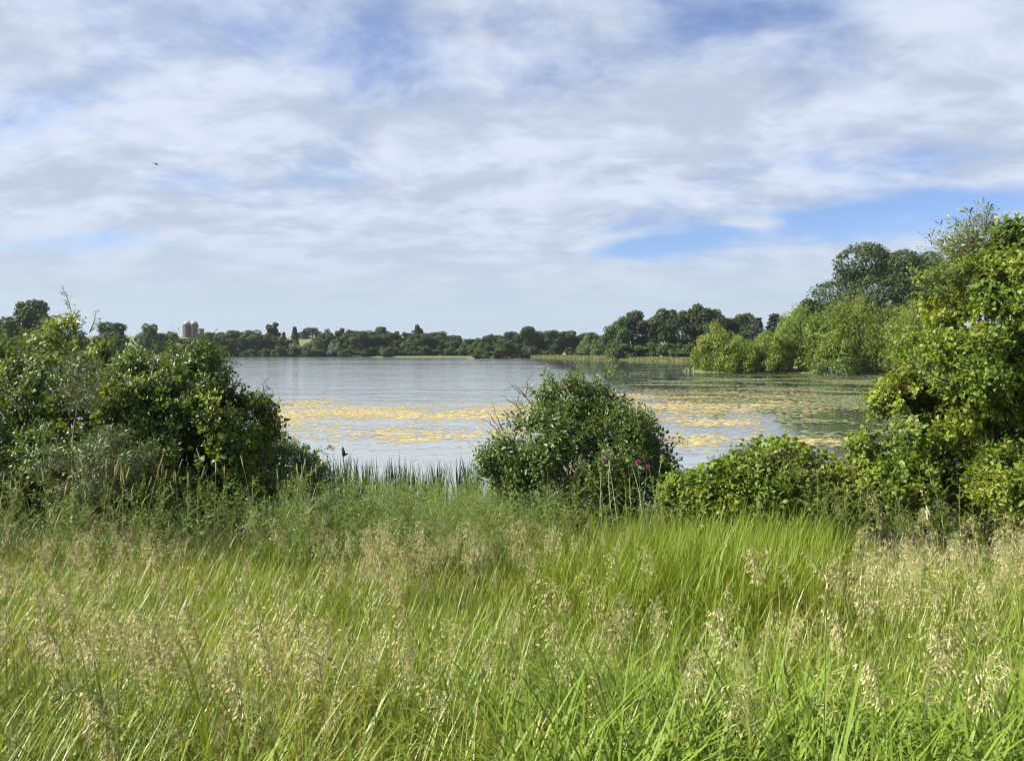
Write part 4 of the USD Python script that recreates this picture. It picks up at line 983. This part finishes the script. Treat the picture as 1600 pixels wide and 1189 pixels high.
def pads():
    g = np.random.default_rng(82); n = 400000; py = g.uniform(566, 702, n); px = g.uniform(930, 1480, n); y = EYE / ((py - 548) / 1209); x = (px - 800) / 1209 * y
    keep = (g.uniform(0, 1, n) < np.clip((y / 110) ** 2, 0, 1)); px, py, x, y = px[keep], py[keep], x[keep], y[keep]
    left = np.interp(py, [566, 575, 590, 610, 640, 670, 700], [1010, 960, 950, 955, 1150, 1230, 1270])
    edge = np.clip((px - left) / 60, 0, 1); nz = meshkit.fbm(np.stack([x * .07, y * .09, 0 * x], -1), 4, 17); fine = meshkit.noise(np.stack([x * .22, y * .35, 0 * x], -1), 19)
    keep = (g.uniform(0, 1, len(x)) < edge * np.clip((nz - .40) * 5, .05, 1) * np.clip((fine - .46) * 4, .02, 1) * np.clip((y - 22) / 45, .15, 1)) & shapely.contains(LAKE.buffer(-.5), shapely.points(x, y)); x, y = x[keep][:24000], y[keep][:24000]; n = len(x)
    ms = []; k = 8; a = np.linspace(.25, 2 * PI - .25, k); r = g.uniform(.11, .22, n)[:, None]; rot = g.uniform(0, 2 * PI, n)[:, None]; tx, ty = g.normal(0, .05, (n, 1)), g.normal(0, .05, (n, 1))
    ca, sa = np.cos(a + rot) * r, np.sin(a + rot) * r
    v = np.concatenate([np.stack([x, y, np.full(n, .022)], -1)[:, None], np.stack([x[:, None] + ca, y[:, None] + sa, .026 + np.abs(ca * tx + sa * ty)], -1)], 1).reshape(-1, 3)
    f = np.stack([np.zeros(k - 1, int), 1 + np.arange(k - 1), 2 + np.arange(k - 1)], 1)
    o = usdkit.mesh(stage, '/World/lily_pads', (v, (f[None] + (np.arange(n) * (k + 1))[:, None, None]).reshape(-1, 3)), M['pad']); setd(o.GetPrim(), kind='stuff', label='pale green lily pads spread over the dark water before the willows', category='lily pads')


algae(); pads()


# ---------------------------------------------------------------- birds
def blob_mesh(chain, refine, it=12):
    import manifold3d as m3
    parts = []
    for (a, ra), (b, rb) in zip(chain[:-1], chain[1:]):
        parts.append(m3.Manifold.batch_hull([m3.Manifold.sphere(ra, 14).translate(a), m3.Manifold.sphere(rb, 14).translate(b)]))
    mm = parts[0]
    for q in parts[1:]: mm = mm + q
    mm = mm.refine_to_length(refine).to_mesh(); t = trimesh.Trimesh(mm.vert_properties[:, :3], mm.tri_verts)
    trimesh.smoothing.filter_taubin(t, iterations=it); return t


def birds():
    # flying bird: seen from below, wings half folded, body along the frame's x axis
    def flying(name, label, loc, yaw_, pitch, s):
        t = thing(name, label, 'bird', loc, yaw_, (s, s, s)); x = UsdGeom.Xformable(t); x.AddRotateYOp().Set(pitch)
        part(t, 'body', blob_mesh([((-.07, 0, 0), .010), ((-.03, 0, 0), .022), ((.02, 0, 0), .027), ((.055, 0, .004), .020), ((.072, 0, .010), .016), ((.084, 0, .010), .008)], .008), M['black_bird'], True)
        part(t, 'beak', blob_mesh([((.088, 0, .010), .005), ((.104, 0, .008), .0012)], .004, 3), M['beak'], True)
        for sg in (1, -1):
            pts = [(.045, .015, .016), (.055, .075, .030), (.030, .125, .022), (-.045, .165, .006), (-.035, .105, .012), (-.030, .055, .014), (-.030, .015, .010)]
            up = np.array(pts) * [1, sg, 1]; c = up.mean(0); v = np.vstack([up, up - [0, 0, .004], [c + [0, 0, .004]], [c - [0, 0, .004]]]); n = len(pts); f = []
            for k in range(n):
                q = (k + 1) % n; f += [(k, q, 2 * n), (n + q, n + k, 2 * n + 1), (k, n + k, q), (q, n + k, n + q)]
            part(t, 'wing', (v, np.array(f)), M['black_bird'])
            tl = np.array([(-.06, 0, .002), (-.13, sg * .032, .004), (-.115, sg * .004, .003), (-.06, 0, -.004), (-.13, sg * .032, .001), (-.115, sg * .004, 0)])
            part(t, 'tail', (tl, np.array([(0, 1, 2), (3, 5, 4), (0, 3, 1), (1, 3, 4), (1, 4, 2), (2, 4, 5), (0, 2, 3), (3, 2, 5)])), M['black_bird'])
    flying('bird', 'dark bird flying with half-folded wings in the cloudy sky on the left', pw(243.5, 256.5, 24), -14, 24, .85)
    flying('bird', 'tiny distant bird in the cloudy sky left of centre', pw(710, 244.5, 70), 20, 5, .5)
    # blackbird perched on a cattail
    y = 14.0; b = pw(536.5, 712, y); t = thing('bird', 'blackbird perched on a cattail leaf right of the left thicket', 'bird', b, 0, (1.0, 1.0, 1.0))
    part(t, 'body', blob_mesh([((.004, 0, -.01), .016), ((.006, 0, .03), .030), ((0, 0, .075), .031), ((-.006, 0, .11), .022), ((-.010, 0, .135), .019), ((-.012, 0, .148), .011)], .009), M['black_bird'], True)
    part(t, 'beak', blob_mesh([((-.014, 0, .150), .007), ((-.020, -.004, .178), .0018)], .005, 3), M['beak'], True)
    part(t, 'tail', blob_mesh([((.012, .01, .0), .012), ((.035, .012, .015), .012), ((.065, .014, .035), .015)], .008, 4), M['black_bird'], True)
    for sg in (-1, 1): part(t, 'wing', blob_mesh([((.006, sg * .022, .095), .012), ((.014, sg * .030, .055), .013), ((.040, sg * .018, .028), .007)], .008, 6), M['black_bird'], True)
    for sg in (-1, 1): part(t, 'leg', tube([(.004, sg * .008, -.01), (0, sg * .008, -.04)], [.003, .0022], 5), M['beak'])
    tt = thing('perch_stalk', 'cattail leaf that bends under the perched blackbird', 'cattail', (b[0] + .25, y, zat(b[0] + .25, y)))
    bb = np.array([b[0] + .25, y, zat(b[0] + .25, y)]); p = bend((0, 0, 0), b - bb - [0, 0, .03], .02, 8); part(tt, 'leaf', tube(p, np.linspace(.012, .005, 8), 5), M['cattail'])


birds()


# ---------------------------------------------------------------- the air
def haze():
    g = Graph(); vol = g.n('principled_volume', 'volume', color=(.80, .88, 1.0), density=HAZE, anisotropy=.2)
    m = g.done('haze_air', volume=vol)
    b = trimesh.creation.box((2400, 2400, 62)); b.apply_translation((0, 0, 29.0))
    o = usdkit.mesh(stage, '/World/haze', b, m); setd(o.GetPrim(), kind='stuff', label='thin bluish summer haze over the lake')


HAZE = 0.00005
haze()
